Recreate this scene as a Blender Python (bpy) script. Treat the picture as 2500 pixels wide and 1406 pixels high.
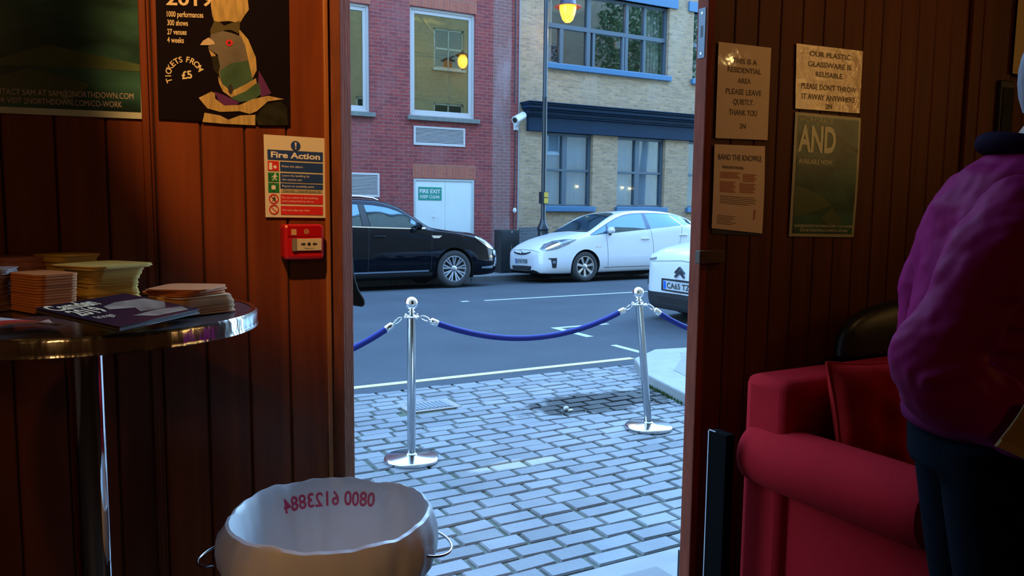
import bpy, bmesh, math, random
import numpy as np
from mathutils import Vector, Matrix
from mathutils.bvhtree import BVHTree
random.seed(4)
for o in list(bpy.data.objects): bpy.data.objects.remove(o)
S = bpy.context.scene; C = S.collection
# ------------------------------------------------------------------ camera
FPX = 1950.0; EYE = 1.55
_a = math.radians(29.5); _p = math.radians(5.94); _r = math.radians(0.6)
FW = Vector((math.sin(_a)*math.cos(_p), math.cos(_a)*math.cos(_p), -math.sin(_p)))
_r0 = Vector((math.cos(_a), -math.sin(_a), 0)); _u0 = _r0.cross(FW)
RT = _r0*math.cos(_r) + _u0*math.sin(_r); UP = _u0*math.cos(_r) - _r0*math.sin(_r)
cd = bpy.data.cameras.new('camera'); cam = bpy.data.objects.new('camera', cd); C.objects.link(cam)
cd.sensor_width = 36; cd.lens = FPX*36/2500; cd.clip_start = .05; cd.clip_end = 300
M = Matrix((RT, UP, -FW)).transposed().to_4x4(); M.translation = (0, 0, EYE); cam.matrix_world = M
S.camera = cam
# ------------------------------------------------------------------ world, lamps, exposure
S.view_settings.view_transform = 'Standard'; S.view_settings.look = 'None'
S.view_settings.exposure = 0; S.view_settings.gamma = 1
try: S.view_settings.use_curve_mapping = False
except Exception: pass
W = bpy.data.worlds.new('dusk_sky'); S.world = W; W.use_nodes = True
wn = W.node_tree; wn.nodes.clear()
_o = wn.nodes.new('ShaderNodeOutputWorld'); _b = wn.nodes.new('ShaderNodeBackground')
_tc = wn.nodes.new('ShaderNodeTexCoord'); _sp = wn.nodes.new('ShaderNodeSeparateXYZ'); _rp = wn.nodes.new('ShaderNodeValToRGB')
wn.links.new(_tc.outputs['Generated'], _sp.inputs[0]); wn.links.new(_sp.outputs['Z'], _rp.inputs[0])
_rp.color_ramp.elements[0].position = 0.0; _rp.color_ramp.elements[0].color = (0.42, 0.72, 1.0, 1)
_rp.color_ramp.elements[1].position = 0.9; _rp.color_ramp.elements[1].color = (0.24, 0.50, 1.0, 1)
wn.links.new(_rp.outputs[0], _b.inputs[0])
# extra sky glow added on one side to brighten surfaces inside the doorway
_dt = wn.nodes.new('ShaderNodeVectorMath'); _dt.operation = 'DOT_PRODUCT'; wn.links.new(_tc.outputs['Generated'], _dt.inputs[0]); _dt.inputs[1].default_value = (.84, .50, .20)
def _wm(op, a, c):
    q = wn.nodes.new('ShaderNodeMath'); q.operation = op
    for i, z in enumerate((a, c)):
        if isinstance(z, (int, float)): q.inputs[i].default_value = z
        else: wn.links.new(z, q.inputs[i])
    return q.outputs[0]
wn.links.new(_wm('ADD', 6.6, _wm('MULTIPLY', 13.0, _wm('POWER', _wm('MAXIMUM', _dt.outputs['Value'], 0.0), 3.0))), _b.inputs[1])
wn.links.new(_b.outputs[0], _o.inputs[0])

def lamp(name, kind, loc, aim, power, col, size=.05, angle=60, blend=.5):
    d = bpy.data.lights.new(name, kind); o = bpy.data.objects.new(name, d); C.objects.link(o)
    d.energy = power; d.color = col; o.location = loc
    if kind == 'SPOT': d.spot_size = math.radians(angle); d.spot_blend = blend; d.shadow_soft_size = size
    elif kind == 'AREA': d.size = size
    else: d.shadow_soft_size = size
    v = Vector(aim)-Vector(loc); o.rotation_euler = v.to_track_quat('-Z', 'Y').to_euler()
    return o
WARM = (1.0, 0.50, 0.16)
lamp('bar_spotlight', 'SPOT', (-.10, .78, 2.85), (.53, 1.95, 1.84), 115, WARM, .03, 33, .5)
lamp('table_fill_light', 'SPOT', (-.75, .75, 2.7), (-.02, 1.50, 1.38), 15, WARM, .05, 24, .5)  # unseen spot added to brighten the flyer piles
lamp('bar_downlight', 'SPOT', (2.6, .7, 2.95), (2.5, 1.9, 2.3), 20, WARM, .06, 95, 1)
lamp('bin_fill_light', 'SPOT', (-.55, -.35, 2.5), (.40, 1.36, .80), 46, WARM, .08, 15, .6)  # unseen narrow spot added to warm the front of the bin
lamp('room_pendant_light', 'POINT', (-.9, -1.6, 2.5), (0, 0, 0), 14, WARM, .12)
lamp('far_pendant_light', 'POINT', (4.2, -1.3, 2.6), (0, 0, 0), 3, WARM, .12)

# ------------------------------------------------------------------ helpers
def at(px, py, Y=None, X=None, Z=None, D=None):
    k = FW + RT*((px-1250)/FPX) + UP*((703-py)/FPX); c = Vector((0, 0, EYE))
    if Y is not None: t = Y/k.y
    elif X is not None: t = X/k.x
    elif Z is not None: t = (Z-EYE)/k.z
    else: t = D
    return c + k*t
_m = {}
STREET_DIM = .62   # street colours scaled down so a stronger sky can light the interior
STREET = {'asphalt', 'white_road_paint', 'yellow_road_paint', 'granite_kerb', 'far_flagstone', 'granite_kerb_near', 'near_flagstone', 'york_flagstone', 'mossy_grit', 'pale_concrete', 'cast_iron', 'white_window_frame', 'dirty_stone_sill', 'pale_door_frame', 'pale_door_paint', 'exit_sign_green', 'white_plastic', 'grey_sealant', 'slate_blue_frame', 'blue_painted_sill', 'navy_fascia', 'pale_blind', 'royal_blue_velvet', 'moss_green', 'weed_green', 'headlamp_lens', 'number_plate', 'white_car_paint', 'stone_coping', 'white_sash_paint', 'litter_white', 'exit_print', 'orange_brim', 'yellow_plate', 'lantern_hood'}
def mat(name, col, rough=.6, metal=0, var=0, scale=8, bump=0, bscale=60, col2=None, ior=1.5, emit=None, es=0, alpha=1, coat=0, stretch=None, sheen=0, trans=0, spec=None):
    if name in _m: return _m[name]
    if name in STREET: col = tuple(q*STREET_DIM for q in col); col2 = tuple(q*STREET_DIM for q in col2) if col2 else None
    m = bpy.data.materials.new(name); m.use_nodes = True; n = m.node_tree; b = n.nodes['Principled BSDF']; _m[name] = m
    b.inputs['Base Color'].default_value = (*col, 1); b.inputs['Roughness'].default_value = rough
    b.inputs['Metallic'].default_value = metal; b.inputs['IOR'].default_value = ior
    if coat: b.inputs['Coat Weight'].default_value = coat; b.inputs['Coat Roughness'].default_value = .03
    if spec is not None: b.inputs['Specular IOR Level'].default_value = spec
    if sheen: b.inputs['Sheen Weight'].default_value = sheen
    if trans: b.inputs['Transmission Weight'].default_value = trans
    if alpha < 1: b.inputs['Alpha'].default_value = alpha
    if emit: b.inputs['Emission Color'].default_value = (*emit, 1); b.inputs['Emission Strength'].default_value = es
    tc = n.nodes.new('ShaderNodeTexCoord'); mp = n.nodes.new('ShaderNodeMapping'); n.links.new(tc.outputs['Object'], mp.inputs[0])
    if stretch: mp.inputs['Scale'].default_value = stretch
    if var:
        no = n.nodes.new('ShaderNodeTexNoise'); no.inputs['Scale'].default_value = scale; no.inputs['Detail'].default_value = 6
        n.links.new(mp.outputs[0], no.inputs[0]); r = n.nodes.new('ShaderNodeValToRGB'); n.links.new(no.outputs[0], r.inputs[0])
        r.color_ramp.elements[0].position = .3; r.color_ramp.elements[1].position = .7
        c2 = col2 or tuple(c*(1-var) for c in col)
        r.color_ramp.elements[0].color = (*c2, 1); r.color_ramp.elements[1].color = (*col, 1)
        n.links.new(r.outputs[0], b.inputs['Base Color'])
    if bump:
        no = n.nodes.new('ShaderNodeTexNoise'); no.inputs['Scale'].default_value = bscale; no.inputs['Detail'].default_value = 3
        n.links.new(mp.outputs[0], no.inputs[0]); bp = n.nodes.new('ShaderNodeBump'); bp.inputs['Strength'].default_value = bump; bp.inputs['Distance'].default_value = .01
        n.links.new(no.outputs[0], bp.inputs['Height']); n.links.new(bp.outputs[0], b.inputs['Normal'])
    return m
def brick_mat(name, c1, c2, mortar, dark, stain, sv=(.225, .075), bias=0.0, stain_amt=.5, seed=0):
    c1, c2, mortar, dark, stain = (tuple(q*STREET_DIM for q in c) for c in (c1, c2, mortar, dark, stain))
    m = bpy.data.materials.new(name); m.use_nodes = True; n = m.node_tree; b = n.nodes['Principled BSDF']; b.inputs['Roughness'].default_value = .9
    L = n.links.new; tc = n.nodes.new('ShaderNodeTexCoord'); s = n.nodes.new('ShaderNodeSeparateXYZ'); L(tc.outputs['Object'], s.inputs[0])
    ad = n.nodes.new('ShaderNodeMath'); ad.operation = 'ADD'; L(s.outputs[0], ad.inputs[0]); L(s.outputs[1], ad.inputs[1])
    cb = n.nodes.new('ShaderNodeCombineXYZ'); L(ad.outputs[0], cb.inputs[0]); L(s.outputs[2], cb.inputs[1])
    # fine wobble
    bt = n.nodes.new('ShaderNodeTexBrick'); L(cb.outputs[0], bt.inputs['Vector'])
    bt.inputs['Scale'].default_value = 1; bt.inputs['Brick Width'].default_value = sv[0]; bt.inputs['Row Height'].default_value = sv[1]
    bt.inputs['Mortar Size'].default_value = .007; bt.inputs['Mortar Smooth'].default_value = .3; bt.inputs['Bias'].default_value = bias
    bt.inputs['Color1'].default_value = (*c1, 1); bt.inputs['Color2'].default_value = (*c2, 1); bt.inputs['Mortar'].default_value = (*mortar, 1)
    # per-brick extra: cellular noise on snapped coordinates
    wn_ = n.nodes.new('ShaderNodeTexNoise'); wn_.inputs['Scale'].default_value = 5; wn_.inputs['Detail'].default_value = 8; wn_.inputs['Roughness'].default_value = .7
    mp = n.nodes.new('ShaderNodeMapping'); mp.inputs['Scale'].default_value = (1.2, 4.0, 1); mp.inputs['Location'].default_value = (seed, seed, 0); L(cb.outputs[0], mp.inputs[0]); L(mp.outputs[0], wn_.inputs[0])
    r1 = n.nodes.new('ShaderNodeValToRGB'); r1.color_ramp.elements[0].position = .52; r1.color_ramp.elements[1].position = .68; L(wn_.outputs[0], r1.inputs[0])
    mx = n.nodes.new('ShaderNodeMixRGB'); L(r1.outputs[0], mx.inputs[0]); L(bt.outputs['Color'], mx.inputs[1]); mx.inputs[2].default_value = (*dark, 1)
    n2 = n.nodes.new('ShaderNodeTexNoise'); n2.inputs['Scale'].default_value = .9; n2.inputs['Detail'].default_value = 9; n2.inputs['Roughness'].default_value = .65
    m2 = n.nodes.new('ShaderNodeMapping'); m2.inputs['Scale'].default_value = (1.6, .55, 1); m2.inputs['Location'].default_value = (seed+3, 1, 0); L(cb.outputs[0], m2.inputs[0]); L(m2.outputs[0], n2.inputs[0])
    r2 = n.nodes.new('ShaderNodeValToRGB'); r2.color_ramp.elements[0].position = .50; r2.color_ramp.elements[1].position = .72; r2.color_ramp.elements[1].color = (stain_amt,)*3+(1,); L(n2.outputs[0], r2.inputs[0])
    mx2 = n.nodes.new('ShaderNodeMixRGB'); L(r2.outputs[0], mx2.inputs[0]); L(mx.outputs[0], mx2.inputs[1]); mx2.inputs[2].default_value = (*stain, 1)
    L(mx2.outputs[0], b.inputs['Base Color'])
    bp = n.nodes.new('ShaderNodeBump'); bp.inputs['Strength'].default_value = .5; bp.inputs['Distance'].default_value = .01; bp.invert = True
    L(bt.outputs['Fac'], bp.inputs['Height']); L(bp.outputs[0], b.inputs['Normal'])
    return m
def plank_mat(name, c1, c2, rough=.35):
    m = bpy.data.materials.new(name); m.use_nodes = True; n = m.node_tree; b = n.nodes['Principled BSDF']; b.inputs['Roughness'].default_value = rough; b.inputs['Specular IOR Level'].default_value = .25
    L = n.links.new; tc = n.nodes.new('ShaderNodeTexCoord'); mp = n.nodes.new('ShaderNodeMapping'); mp.inputs['Scale'].default_value = (22, 22, 1.3)
    L(tc.outputs['Object'], mp.inputs[0]); no = n.nodes.new('ShaderNodeTexNoise'); no.inputs['Scale'].default_value = 1; no.inputs['Detail'].default_value = 8; no.inputs['Distortion'].default_value = .6; L(mp.outputs[0], no.inputs[0])
    r = n.nodes.new('ShaderNodeValToRGB'); L(no.outputs[0], r.inputs[0]); r.color_ramp.elements[0].position = .3; r.color_ramp.elements[1].position = .72
    r.color_ramp.elements[0].color = (*c1, 1); r.color_ramp.elements[1].color = (*c2, 1); L(r.outputs[0], b.inputs['Base Color'])
    bp = n.nodes.new('ShaderNodeBump'); bp.inputs['Strength'].default_value = .08; L(no.outputs[0], bp.inputs['Height']); L(bp.outputs[0], b.inputs['Normal'])
    return m
def wmat(o): return (wmat(o.parent) @ o.matrix_parent_inverse @ o.matrix_basis) if o.parent else o.matrix_basis.copy()
class MB:
    def __init__(s): s.v = []; s.f = []; s.mi = []
    def add(s, vs, fs, mi=0):
        o = len(s.v); s.v += [tuple(v) for v in vs]; s.f += [tuple(i+o for i in f) for f in fs]; s.mi += [mi]*len(fs); return s
    def box(s, x0, x1, y0, y1, z0, z1, mi=0, M=None):
        vs = [Vector((x, y, z)) for z in (z0, z1) for y in (y0, y1) for x in (x0, x1)]
        if M: vs = [M@v for v in vs]
        return s.add(vs, [(0, 2, 3, 1), (4, 5, 7, 6), (0, 1, 5, 4), (2, 6, 7, 3), (0, 4, 6, 2), (1, 3, 7, 5)], mi)
    def cyl(s, a, b, r, r2=None, n=20, mi=0, cap=True):
        a = Vector(a); b = Vector(b); r2 = r if r2 is None else r2
        return s.tube([a, b], [r, r2], n, mi, cap)
    def tube(s, pts, rs, n=14, mi=0, cap=True):
        pts = [Vector(p) for p in pts]
        if not hasattr(rs, '__len__'): rs = [rs]*len(pts)
        vs = []; prev = None
        for i, p in enumerate(pts):
            d = (pts[min(i+1, len(pts)-1)]-pts[max(i-1, 0)]).normalized()
            if prev is None:
                u = d.orthogonal().normalized()
            else:
                u = (prev-d*prev.dot(d)).normalized()
            prev = u; w = d.cross(u)
            for k in range(n):
                t = 2*math.pi*k/n; vs.append(p+(u*math.cos(t)+w*math.sin(t))*rs[i])
        fs = []
        for i in range(len(pts)-1):
            for k in range(n): a = i*n+k; b = i*n+(k+1) % n; fs.append((a, b, b+n, a+n))
        if cap: fs.append(tuple(range(n-1, -1, -1))); fs.append(tuple(range((len(pts)-1)*n, len(pts)*n)))
        return s.add(vs, fs, mi)
    def lathe(s, prof, c=(0, 0, 0), n=40, axis='z', mi=0, closed=False, M=None):
        vs = []
        for r, h in prof:
            for k in range(n):
                t = 2*math.pi*k/n; a, b = r*math.cos(t), r*math.sin(t)
                v = {'z': (a, b, h), 'y': (a, h, b), 'x': (h, a, b)}[axis]
                v = Vector(v)
                if M: v = M@v
                vs.append(v+Vector(c))
        fs = []; m = len(prof)
        for i in range(m if closed else m-1):
            for k in range(n):
                a = i*n+k; b = i*n+(k+1) % n; j = ((i+1) % m)*n; fs.append((a, b, j+(k+1) % n, j+k))
        return s.add(vs, fs, mi)
    def grid(s, G, mi=0, wrap=False, M=None):
        n = len(G[0]); vs = [M@Vector(v) if M else v for r in G for v in r]; fs = []
        for i in range(len(G)-1):
            for k in range(n if wrap else n-1): a = i*n+k; b = i*n+(k+1) % n; fs.append((a, b, b+n, a+n))
        return s.add(vs, fs, mi)
    def prism(s, pts, d, mi=0):
        """3D polygon extruded by the vector d"""
        n = len(pts); p = [Vector(q) for q in pts]; d = Vector(d)
        return s.add(p+[q+d for q in p], [tuple(range(n)), tuple(range(2*n-1, n-1, -1))]+[(i, i+n, (i+1) % n+n, (i+1) % n) for i in range(n)], mi)
    def sphere(s, c, r, n=20, m=12, sc=(1, 1, 1), mi=0):
        G = []
        for i in range(m+1):
            t = math.pi*i/m; G.append([Vector((c[0]+r*sc[0]*math.sin(t)*math.cos(2*math.pi*k/n), c[1]+r*sc[1]*math.sin(t)*math.sin(2*math.pi*k/n), c[2]+r*sc[2]*math.cos(t))) for k in range(n)])
        return s.grid(G, mi, True)
    def mesh(s, name):
        me = bpy.data.meshes.new(name); me.from_pydata(s.v, [], s.f); me.validate(); return me
    def build(s, name, m, parent=None, smooth=False, bevel=0, local=False, sub=0, fix=True, solid=0):
        ms = m if isinstance(m, (list, tuple)) else [m]
        me = bpy.data.meshes.new(name); me.from_pydata(s.v, [], s.f)
        for q in ms: me.materials.append(q)
        if len(ms) > 1:
            for p, i in zip(me.polygons, s.mi): p.material_index = i
        if fix:
            bm = bmesh.new(); bm.from_mesh(me); bmesh.ops.remove_doubles(bm, verts=bm.verts, dist=1e-5); bmesh.ops.recalc_face_normals(bm, faces=bm.faces); bm.to_mesh(me); bm.free()
        if smooth:
            me.polygons.foreach_set('use_smooth', [True]*len(me.polygons))
            try: me.set_sharp_from_angle(angle=math.radians(38))
            except Exception: pass
        o = bpy.data.objects.new(name, me); C.objects.link(o)
        if parent:
            o.parent = parent
            if not local:
                Mw = wmat(parent)
                o.matrix_parent_inverse = Mw.inverted()
        if solid: q = o.modifiers.new('solid', 'SOLIDIFY'); q.thickness = solid; q.offset = 0
        if bevel: q = o.modifiers.new('bevel', 'BEVEL'); q.width = bevel; q.segments = 2; q.limit_method = 'ANGLE'
        if sub: q = o.modifiers.new('sub', 'SUBSURF'); q.levels = sub; q.render_levels = sub
        return o
def empty(name, loc, label=None, cat=None, group=None, rot=(0, 0, 0)):
    o = bpy.data.objects.new(name, None); C.objects.link(o); o.location = loc; o.rotation_euler = rot; o.empty_display_size = .1
    if label: tag(o, label, cat, group)
    return o
def tag(o, label=None, cat=None, group=None, kind=None):
    if label: o['label'] = label
    if cat: o['category'] = cat
    if group: o['group'] = group
    if kind: o['kind'] = kind
    return o
def struct(o, label=None): o['kind'] = 'structure'; 
def pchip(keys):
    xs = [k[0] for k in keys]; ys = [k[1] for k in keys]; n = len(xs)
    h = [xs[i+1]-xs[i] for i in range(n-1)]; dl = [(ys[i+1]-ys[i])/h[i] for i in range(n-1)]; d = [0]*n
    d[0] = dl[0]; d[-1] = dl[-1]
    for i in range(1, n-1):
        if dl[i-1]*dl[i] > 0: w1 = 2*h[i]+h[i-1]; w2 = h[i]+2*h[i-1]; d[i] = (w1+w2)/(w1/dl[i-1]+w2/dl[i])
    def f(x):
        if x <= xs[0]: return ys[0]
        if x >= xs[-1]: return ys[-1]
        i = 0
        while x > xs[i+1]: i += 1
        t = (x-xs[i])/h[i]; a = 2*t**3-3*t**2+1; b = t**3-2*t**2+t; c = -2*t**3+3*t**2; e = t**3-t**2
        return a*ys[i]+b*h[i]*d[i]+c*ys[i+1]+e*h[i]*d[i+1]
    return f
def catmull(P, sub):
    P = [Vector(p) for p in P]; out = []
    for i in range(len(P)-1):
        a = P[max(i-1, 0)]; b = P[i]; c = P[i+1]; d = P[min(i+2, len(P)-1)]
        for k in range(sub):
            t = k/sub; out.append(.5*((2*b)+(-a+c)*t+(2*a-5*b+4*c-d)*t*t+(-a+3*b-3*c+d)*t**3))
    out.append(P[-1]); return out
# text glyphs as flat polygons (built-in font)
_tx = {}
def glyphs(s, bold=0.0, sx=1.0):
    k = (s, bold)
    if k not in _tx:
        cu = bpy.data.curves.new('glyphs', 'FONT'); cu.body = s; cu.offset = bold; cu.resolution_u = 3; cu.size = 1; cu.align_x = 'LEFT'
        ob = bpy.data.objects.new('glyphs', cu); me = bpy.data.meshes.new_from_object(ob)
        _tx[k] = ([(v.co.x, v.co.y) for v in me.vertices], [tuple(p.vertices) for p in me.polygons])
        bpy.data.objects.remove(ob); bpy.data.curves.remove(cu); bpy.data.meshes.remove(me)
    return _tx[k]
class Quad:
    """flat sheet from four corners (top-left, top-right, bottom-right, bottom-left); u right, v down, both 0..1"""
    def __init__(s, tl, tr, br, bl, off=0.0, bend=0.0):
        s.c = [Vector(q) for q in (tl, tr, br, bl)]; s.n = (s.c[3]-s.c[0]).cross(s.c[1]-s.c[0]).normalized(); s.off = off; s.bend = bend
        s.w = (s.c[1]-s.c[0]).length; s.h = (s.c[3]-s.c[0]).length
    def p(s, u, v, o=0):
        q = (s.c[0]*(1-u)+s.c[1]*u)*(1-v)+(s.c[3]*(1-u)+s.c[2]*u)*v
        return q+s.n*(o+s.off+s.bend*math.sin(math.pi*min(max(v, 0), 1))*(.4+.6*u))
    def sheet(s, name, m, parent=None, t=.0008, nu=8, nv=20, d0=.0006):
        b = MB(); F = [[s.p(i/nu, j/nv, t+d0) for i in range(nu+1)] for j in range(nv+1)]; B = [[s.p(i/nu, j/nv, d0) for i in range(nu+1)] for j in range(nv+1)]
        b.grid(F); b.grid([r[::-1] for r in B])
        e = [(i, 0) for i in range(nu+1)]+[(nu, j) for j in range(1, nv+1)]+[(i, nv) for i in range(nu-1, -1, -1)]+[(0, j) for j in range(nv-1, -1, -1)]
        b.grid([[F[j][i] for i, j in e], [B[j][i] for i, j in e]])
        return b.build(name, m, parent, smooth=False)
    def poly(s, b, pts, o=.0022, mi=0):
        b.add([s.p(u, v, o) for u, v in pts], [tuple(range(len(pts)))], mi)
    def rect(s, b, u0, v0, u1, v1, o=.002, mi=0):
        if not s.bend or (v1-v0) < .1: s.poly(b, [(u0, v0), (u1, v0), (u1, v1), (u0, v1)], o, mi)
        else: b.grid([[s.p(u0+(u1-u0)*i/8, v0+(v1-v0)*j/20, o) for i in range(9)] for j in range(21)], mi)
    def disc(s, b, u, v, r, o=.0022, mi=0, n=24, inner=0):
        ru, rv = r/s.w, r/s.h
        if not inner: s.poly(b, [(u+ru*math.cos(2*math.pi*k/n), v+rv*math.sin(2*math.pi*k/n)) for k in range(n)], o, mi)
        else:
            for k in range(n):
                a, c = 2*math.pi*k/n, 2*math.pi*(k+1)/n
                s.poly(b, [(u+ru*math.cos(a), v+rv*math.sin(a)), (u+ru*math.cos(c), v+rv*math.sin(c)), (u+ru*inner*math.cos(c), v+rv*inner*math.sin(c)), (u+ru*inner*math.cos(a), v+rv*inner*math.sin(a))], o, mi)
    def text(s, b, t, u, v, h, width=None, o=.003, align='l', bold=0.0, mi=0, rot=0, mirror=False):
        """cap height h and optional total width in metres; (u,v) = baseline start/centre"""
        vs, fs = glyphs(t, bold)
        if not vs: return
        x0 = min(q[0] for q in vs); x1 = max(q[0] for q in vs); k = h/.7; kx = (width/(x1-x0)) if width else k
        W_ = (x1-x0)*kx; off = {'l': 0, 'c': -W_/2, 'r': -W_}[align]; P = []
        for x, y in vs:
            X = (x-x0)*kx+off; Y = y*k
            if mirror: X = -X
            if rot: X, Y = X*math.cos(rot)-Y*math.sin(rot), X*math.sin(rot)+Y*math.cos(rot)
            P.append(s.p(u+X/s.w, v-Y/s.h, o))
        b.add(P, fs, mi)
def pq(tl, tr, br, bl, Y=1.946): return Quad(*[at(*q, Y=Y) for q in (tl, tr, br, bl)])
def decor(b, name, m, parent): return b.build(name, m, parent, fix=False)
# ------------------------------------------------------------------ materials
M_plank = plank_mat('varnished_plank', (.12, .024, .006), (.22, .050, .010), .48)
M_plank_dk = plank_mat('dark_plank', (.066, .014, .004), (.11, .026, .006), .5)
M_gap = mat('seam_shadow_board', (.02, .006, .002), .9)
M_jamb = mat('worn_frame_wood', (.21, .065, .030), .75, spec=.2, var=.35, scale=9, stretch=(6, 6, 1), bump=.2, bscale=30)
M_chrome = mat('polished_chrome', (.80, .80, .82), .07, 1)
M_steel = mat('brushed_steel', (.62, .62, .64), .22, 1)
M_black = mat('black_plastic', (.012, .012, .013), .45)
M_rubber = mat('tyre_rubber', (.022, .023, .025), .75)
M_white = mat('white_print', (.80, .78, .72), .7)
M_cream = mat('cream_print', (.75, .62, .36), .7)
M_blackink = mat('black_ink', (.02, .018, .018), .7)
M_blue = mat('sign_blue', (.012, .05, .22), .5)
M_red = mat('sign_red', (.62, .02, .025), .5)
M_green = mat('sign_green', (.01, .22, .06), .5)
M_paper = mat('laminated_paper', (.86, .70, .48), .05, bump=.10, bscale=9)
M_paper2 = mat('plain_paper', (.80, .64, .44), .5, bump=.2, bscale=10)
# ------------------------------------------------------------------ the pub interior
FZ = .25; WY = 1.95
LX, RX = .605, 1.80; TOPZ = 2.95
def planks(name, x0, x1, z0, z1, seam, pitch, m, y=WY, t=.016):
    b = MB(); g = .0035
    b.box(x0, x1, y+.006, y+.05, z0, z1, 1)
    k = math.ceil((x0-seam)/pitch); xs = [x0]+[seam+pitch*i for i in range(k, k+400) if seam+pitch*i < x1-.01]+[x1]
    for a, c in zip(xs, xs[1:]):
        a += g/2; c -= g/2; h = .003
        b.prism([(a, y+.02, z0), (a, y+h, z0), (a+h, y, z0), (c-h, y, z0), (c, y+h, z0), (c, y+.02, z0)], (0, 0, z1-z0), 0)
    o = b.build(name, [m, M_gap], fix=True); struct(o); return o
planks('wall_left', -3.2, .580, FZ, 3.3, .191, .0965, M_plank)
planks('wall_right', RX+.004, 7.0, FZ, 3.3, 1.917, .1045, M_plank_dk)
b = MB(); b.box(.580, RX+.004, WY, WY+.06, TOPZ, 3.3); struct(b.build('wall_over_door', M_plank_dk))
b = MB(); b.box(.166, .181, WY-.012, WY+.001, FZ, 3.3); struct(b.build('trim_1', M_plank, bevel=.003))
b = MB(); b.box(.570, .582, WY-.010, WY+.01, FZ, 3.3); struct(b.build('trim_2', mat('highlight_edge_wood', (.34, .12, .026), .4), bevel=.003))  # lighter colour paints the highlight along this edge
b = MB(); b.box(3.17, 3.24, WY-.018, WY+.001, FZ, 3.3); b.box(3.26, 3.47, WY-.010, WY+.001, FZ, 3.3); struct(b.build('trim_3', M_plank_dk, bevel=.004))
b = MB(); b.prism([(.588, WY+.06, FZ), (.588, WY+.014, FZ), (.606, WY-.002, FZ), (.612, WY-.004, FZ), (.6475, WY+.020, FZ), (.6475, WY+.06, FZ)], (0, 0, TOPZ-FZ))
struct(b.build('trim_4', M_jamb, bevel=.003))
b = MB(); b.box(RX, RX+.03, WY-.002, WY+.050, FZ, TOPZ); struct(b.build('trim_5', mat('reddish_door_edge', (.22, .045, .022), .75, var=.35, scale=9, stretch=(6, 6, 1), spec=.15), bevel=.005))
b = MB(); b.box(.588, RX+.03, WY, WY+.07, TOPZ, TOPZ+.08); struct(b.build('trim_6', M_jamb))
b = MB(); b.box(1.824, 1.86, WY+.052, WY+.085, 0, .365); struct(b.build('trim_7', M_black, bevel=.003))
b = MB(); b.box(-3.2, 7, -4, WY, FZ-.05, FZ); struct(b.build('floor', mat('dark_floorboards', (.045, .025, .015), .5, var=.5, scale=3)))
b = MB(); b.box(.58, RX+.03, WY-.03, WY+.2, -.05, FZ+.005); struct(b.build('trim_8', mat('threshold_stone', (.18, .17, .16), .8)))
b = MB(); b.box(-3.2, 7, -4, WY+.05, 3.3, 3.35); struct(b.build('ceiling', mat('dark_ceiling', (.05, .035, .025), .8)))
b = MB(); b.box(-3.2, 7, -4.05, -4, FZ, 3.3); struct(b.build('wall_back', mat('dark_back_wall', (.16, .08, .045), .8)))
b = MB(); b.box(-3.25, -3.2, -4, WY+.05, FZ, 3.3); struct(b.build('wall_far_left', _m['dark_back_wall']))
b = MB(); b.box(7, 7.05, -4, WY+.05, FZ, 3.3); struct(b.build('wall_far_right', _m['dark_back_wall']))
# lock plate on the door edge, keep block on the wall
r = empty('strike_plate', (RX-.002, WY+.02, 2.0), 'tarnished steel strike plate high on the right edge of the doorway', 'lock plate')
b = MB(); b.box(RX-.0025, RX+.001, WY+.008, WY+.040, 2.02, 2.175); b.build('plate', mat('tarnished_steel', (.16, .19, .23), .6, .3), r, bevel=.001)
b = MB(); b.box(RX-.0032, RX-.002, WY+.018, WY+.028, 2.085, 2.12); b.build('slot', M_black, r)
b = MB()
for z in (2.035, 2.16): b.cyl((RX-.0035, WY+.024, z), (RX-.002, WY+.024, z), .004, n=12)
b.build('screw', M_steel, r)
r = empty('door_keep', (1.84, WY, 1.42), 'small wooden keep block on the wall right of the doorway', 'door fitting')
q0 = at(1708, 612, Y=WY-.02); q1 = at(1770, 642, Y=WY-.02)
b = MB(); b.box(q0.x, q1.x, WY-.022, WY+.001, q1.z, q0.z); b.build('block', mat('pale_wood', (.075, .035, .014), .6, var=.3, scale=12), r, bevel=.003)
b = MB(); b.cyl((q0.x+.03, WY-.0235, (q0.z+q1.z)/2), (q0.x+.03, WY-.021, (q0.z+q1.z)/2), .004, n=12); b.build('screw', M_steel, r)

# ------------------------------------------------------------------ posters and notices
# left: co-working poster
P = pq((-330, -300), (345, -300), (355, 291), (-330, 262)); q = P
root = empty('poster', P.p(.5, 1), 'dark green co-working poster with pale border and web address, left of the pigeon poster', 'poster')
P.sheet('paper', mat('poster_border', (.62, .70, .58), .25), root)
b = MB(); P.rect(b, .01, .01, .982, .972); b.build('photo_print', mat('green_photo_print', (.055, .17, .13), .2, var=.85, scale=5.5, col2=(.012, .03, .025), stretch=(1, 1, 2.3)), root, fix=False)
b = MB(); P.poly(b, [(.35, .80), (.62, .70), (.98, .77), (.98, .80), (.62, .79)], .0026); P.poly(b, [(.3, .90), (.55, .80), (.78, .86), (.7, .95), (.4, .95)], .0026)
b.build('pale_table_print', mat('table_print', (.10, .15, .07), .2, var=.4, scale=10), root, fix=False)
b = MB()
P.text(b, 'CONTACT SAM AT SAM@2NORTHDOWN.COM', .952, .918, .0105, width=.268, align='r')
P.text(b, 'OR VISIT 2NORTHDOWN.COM/CO-WORK', .905, .955, .0105, width=.228, align='r'); b.build('lettering', mat('faded_lettering', (.60, .50, .42), .4), root, fix=False)
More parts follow.
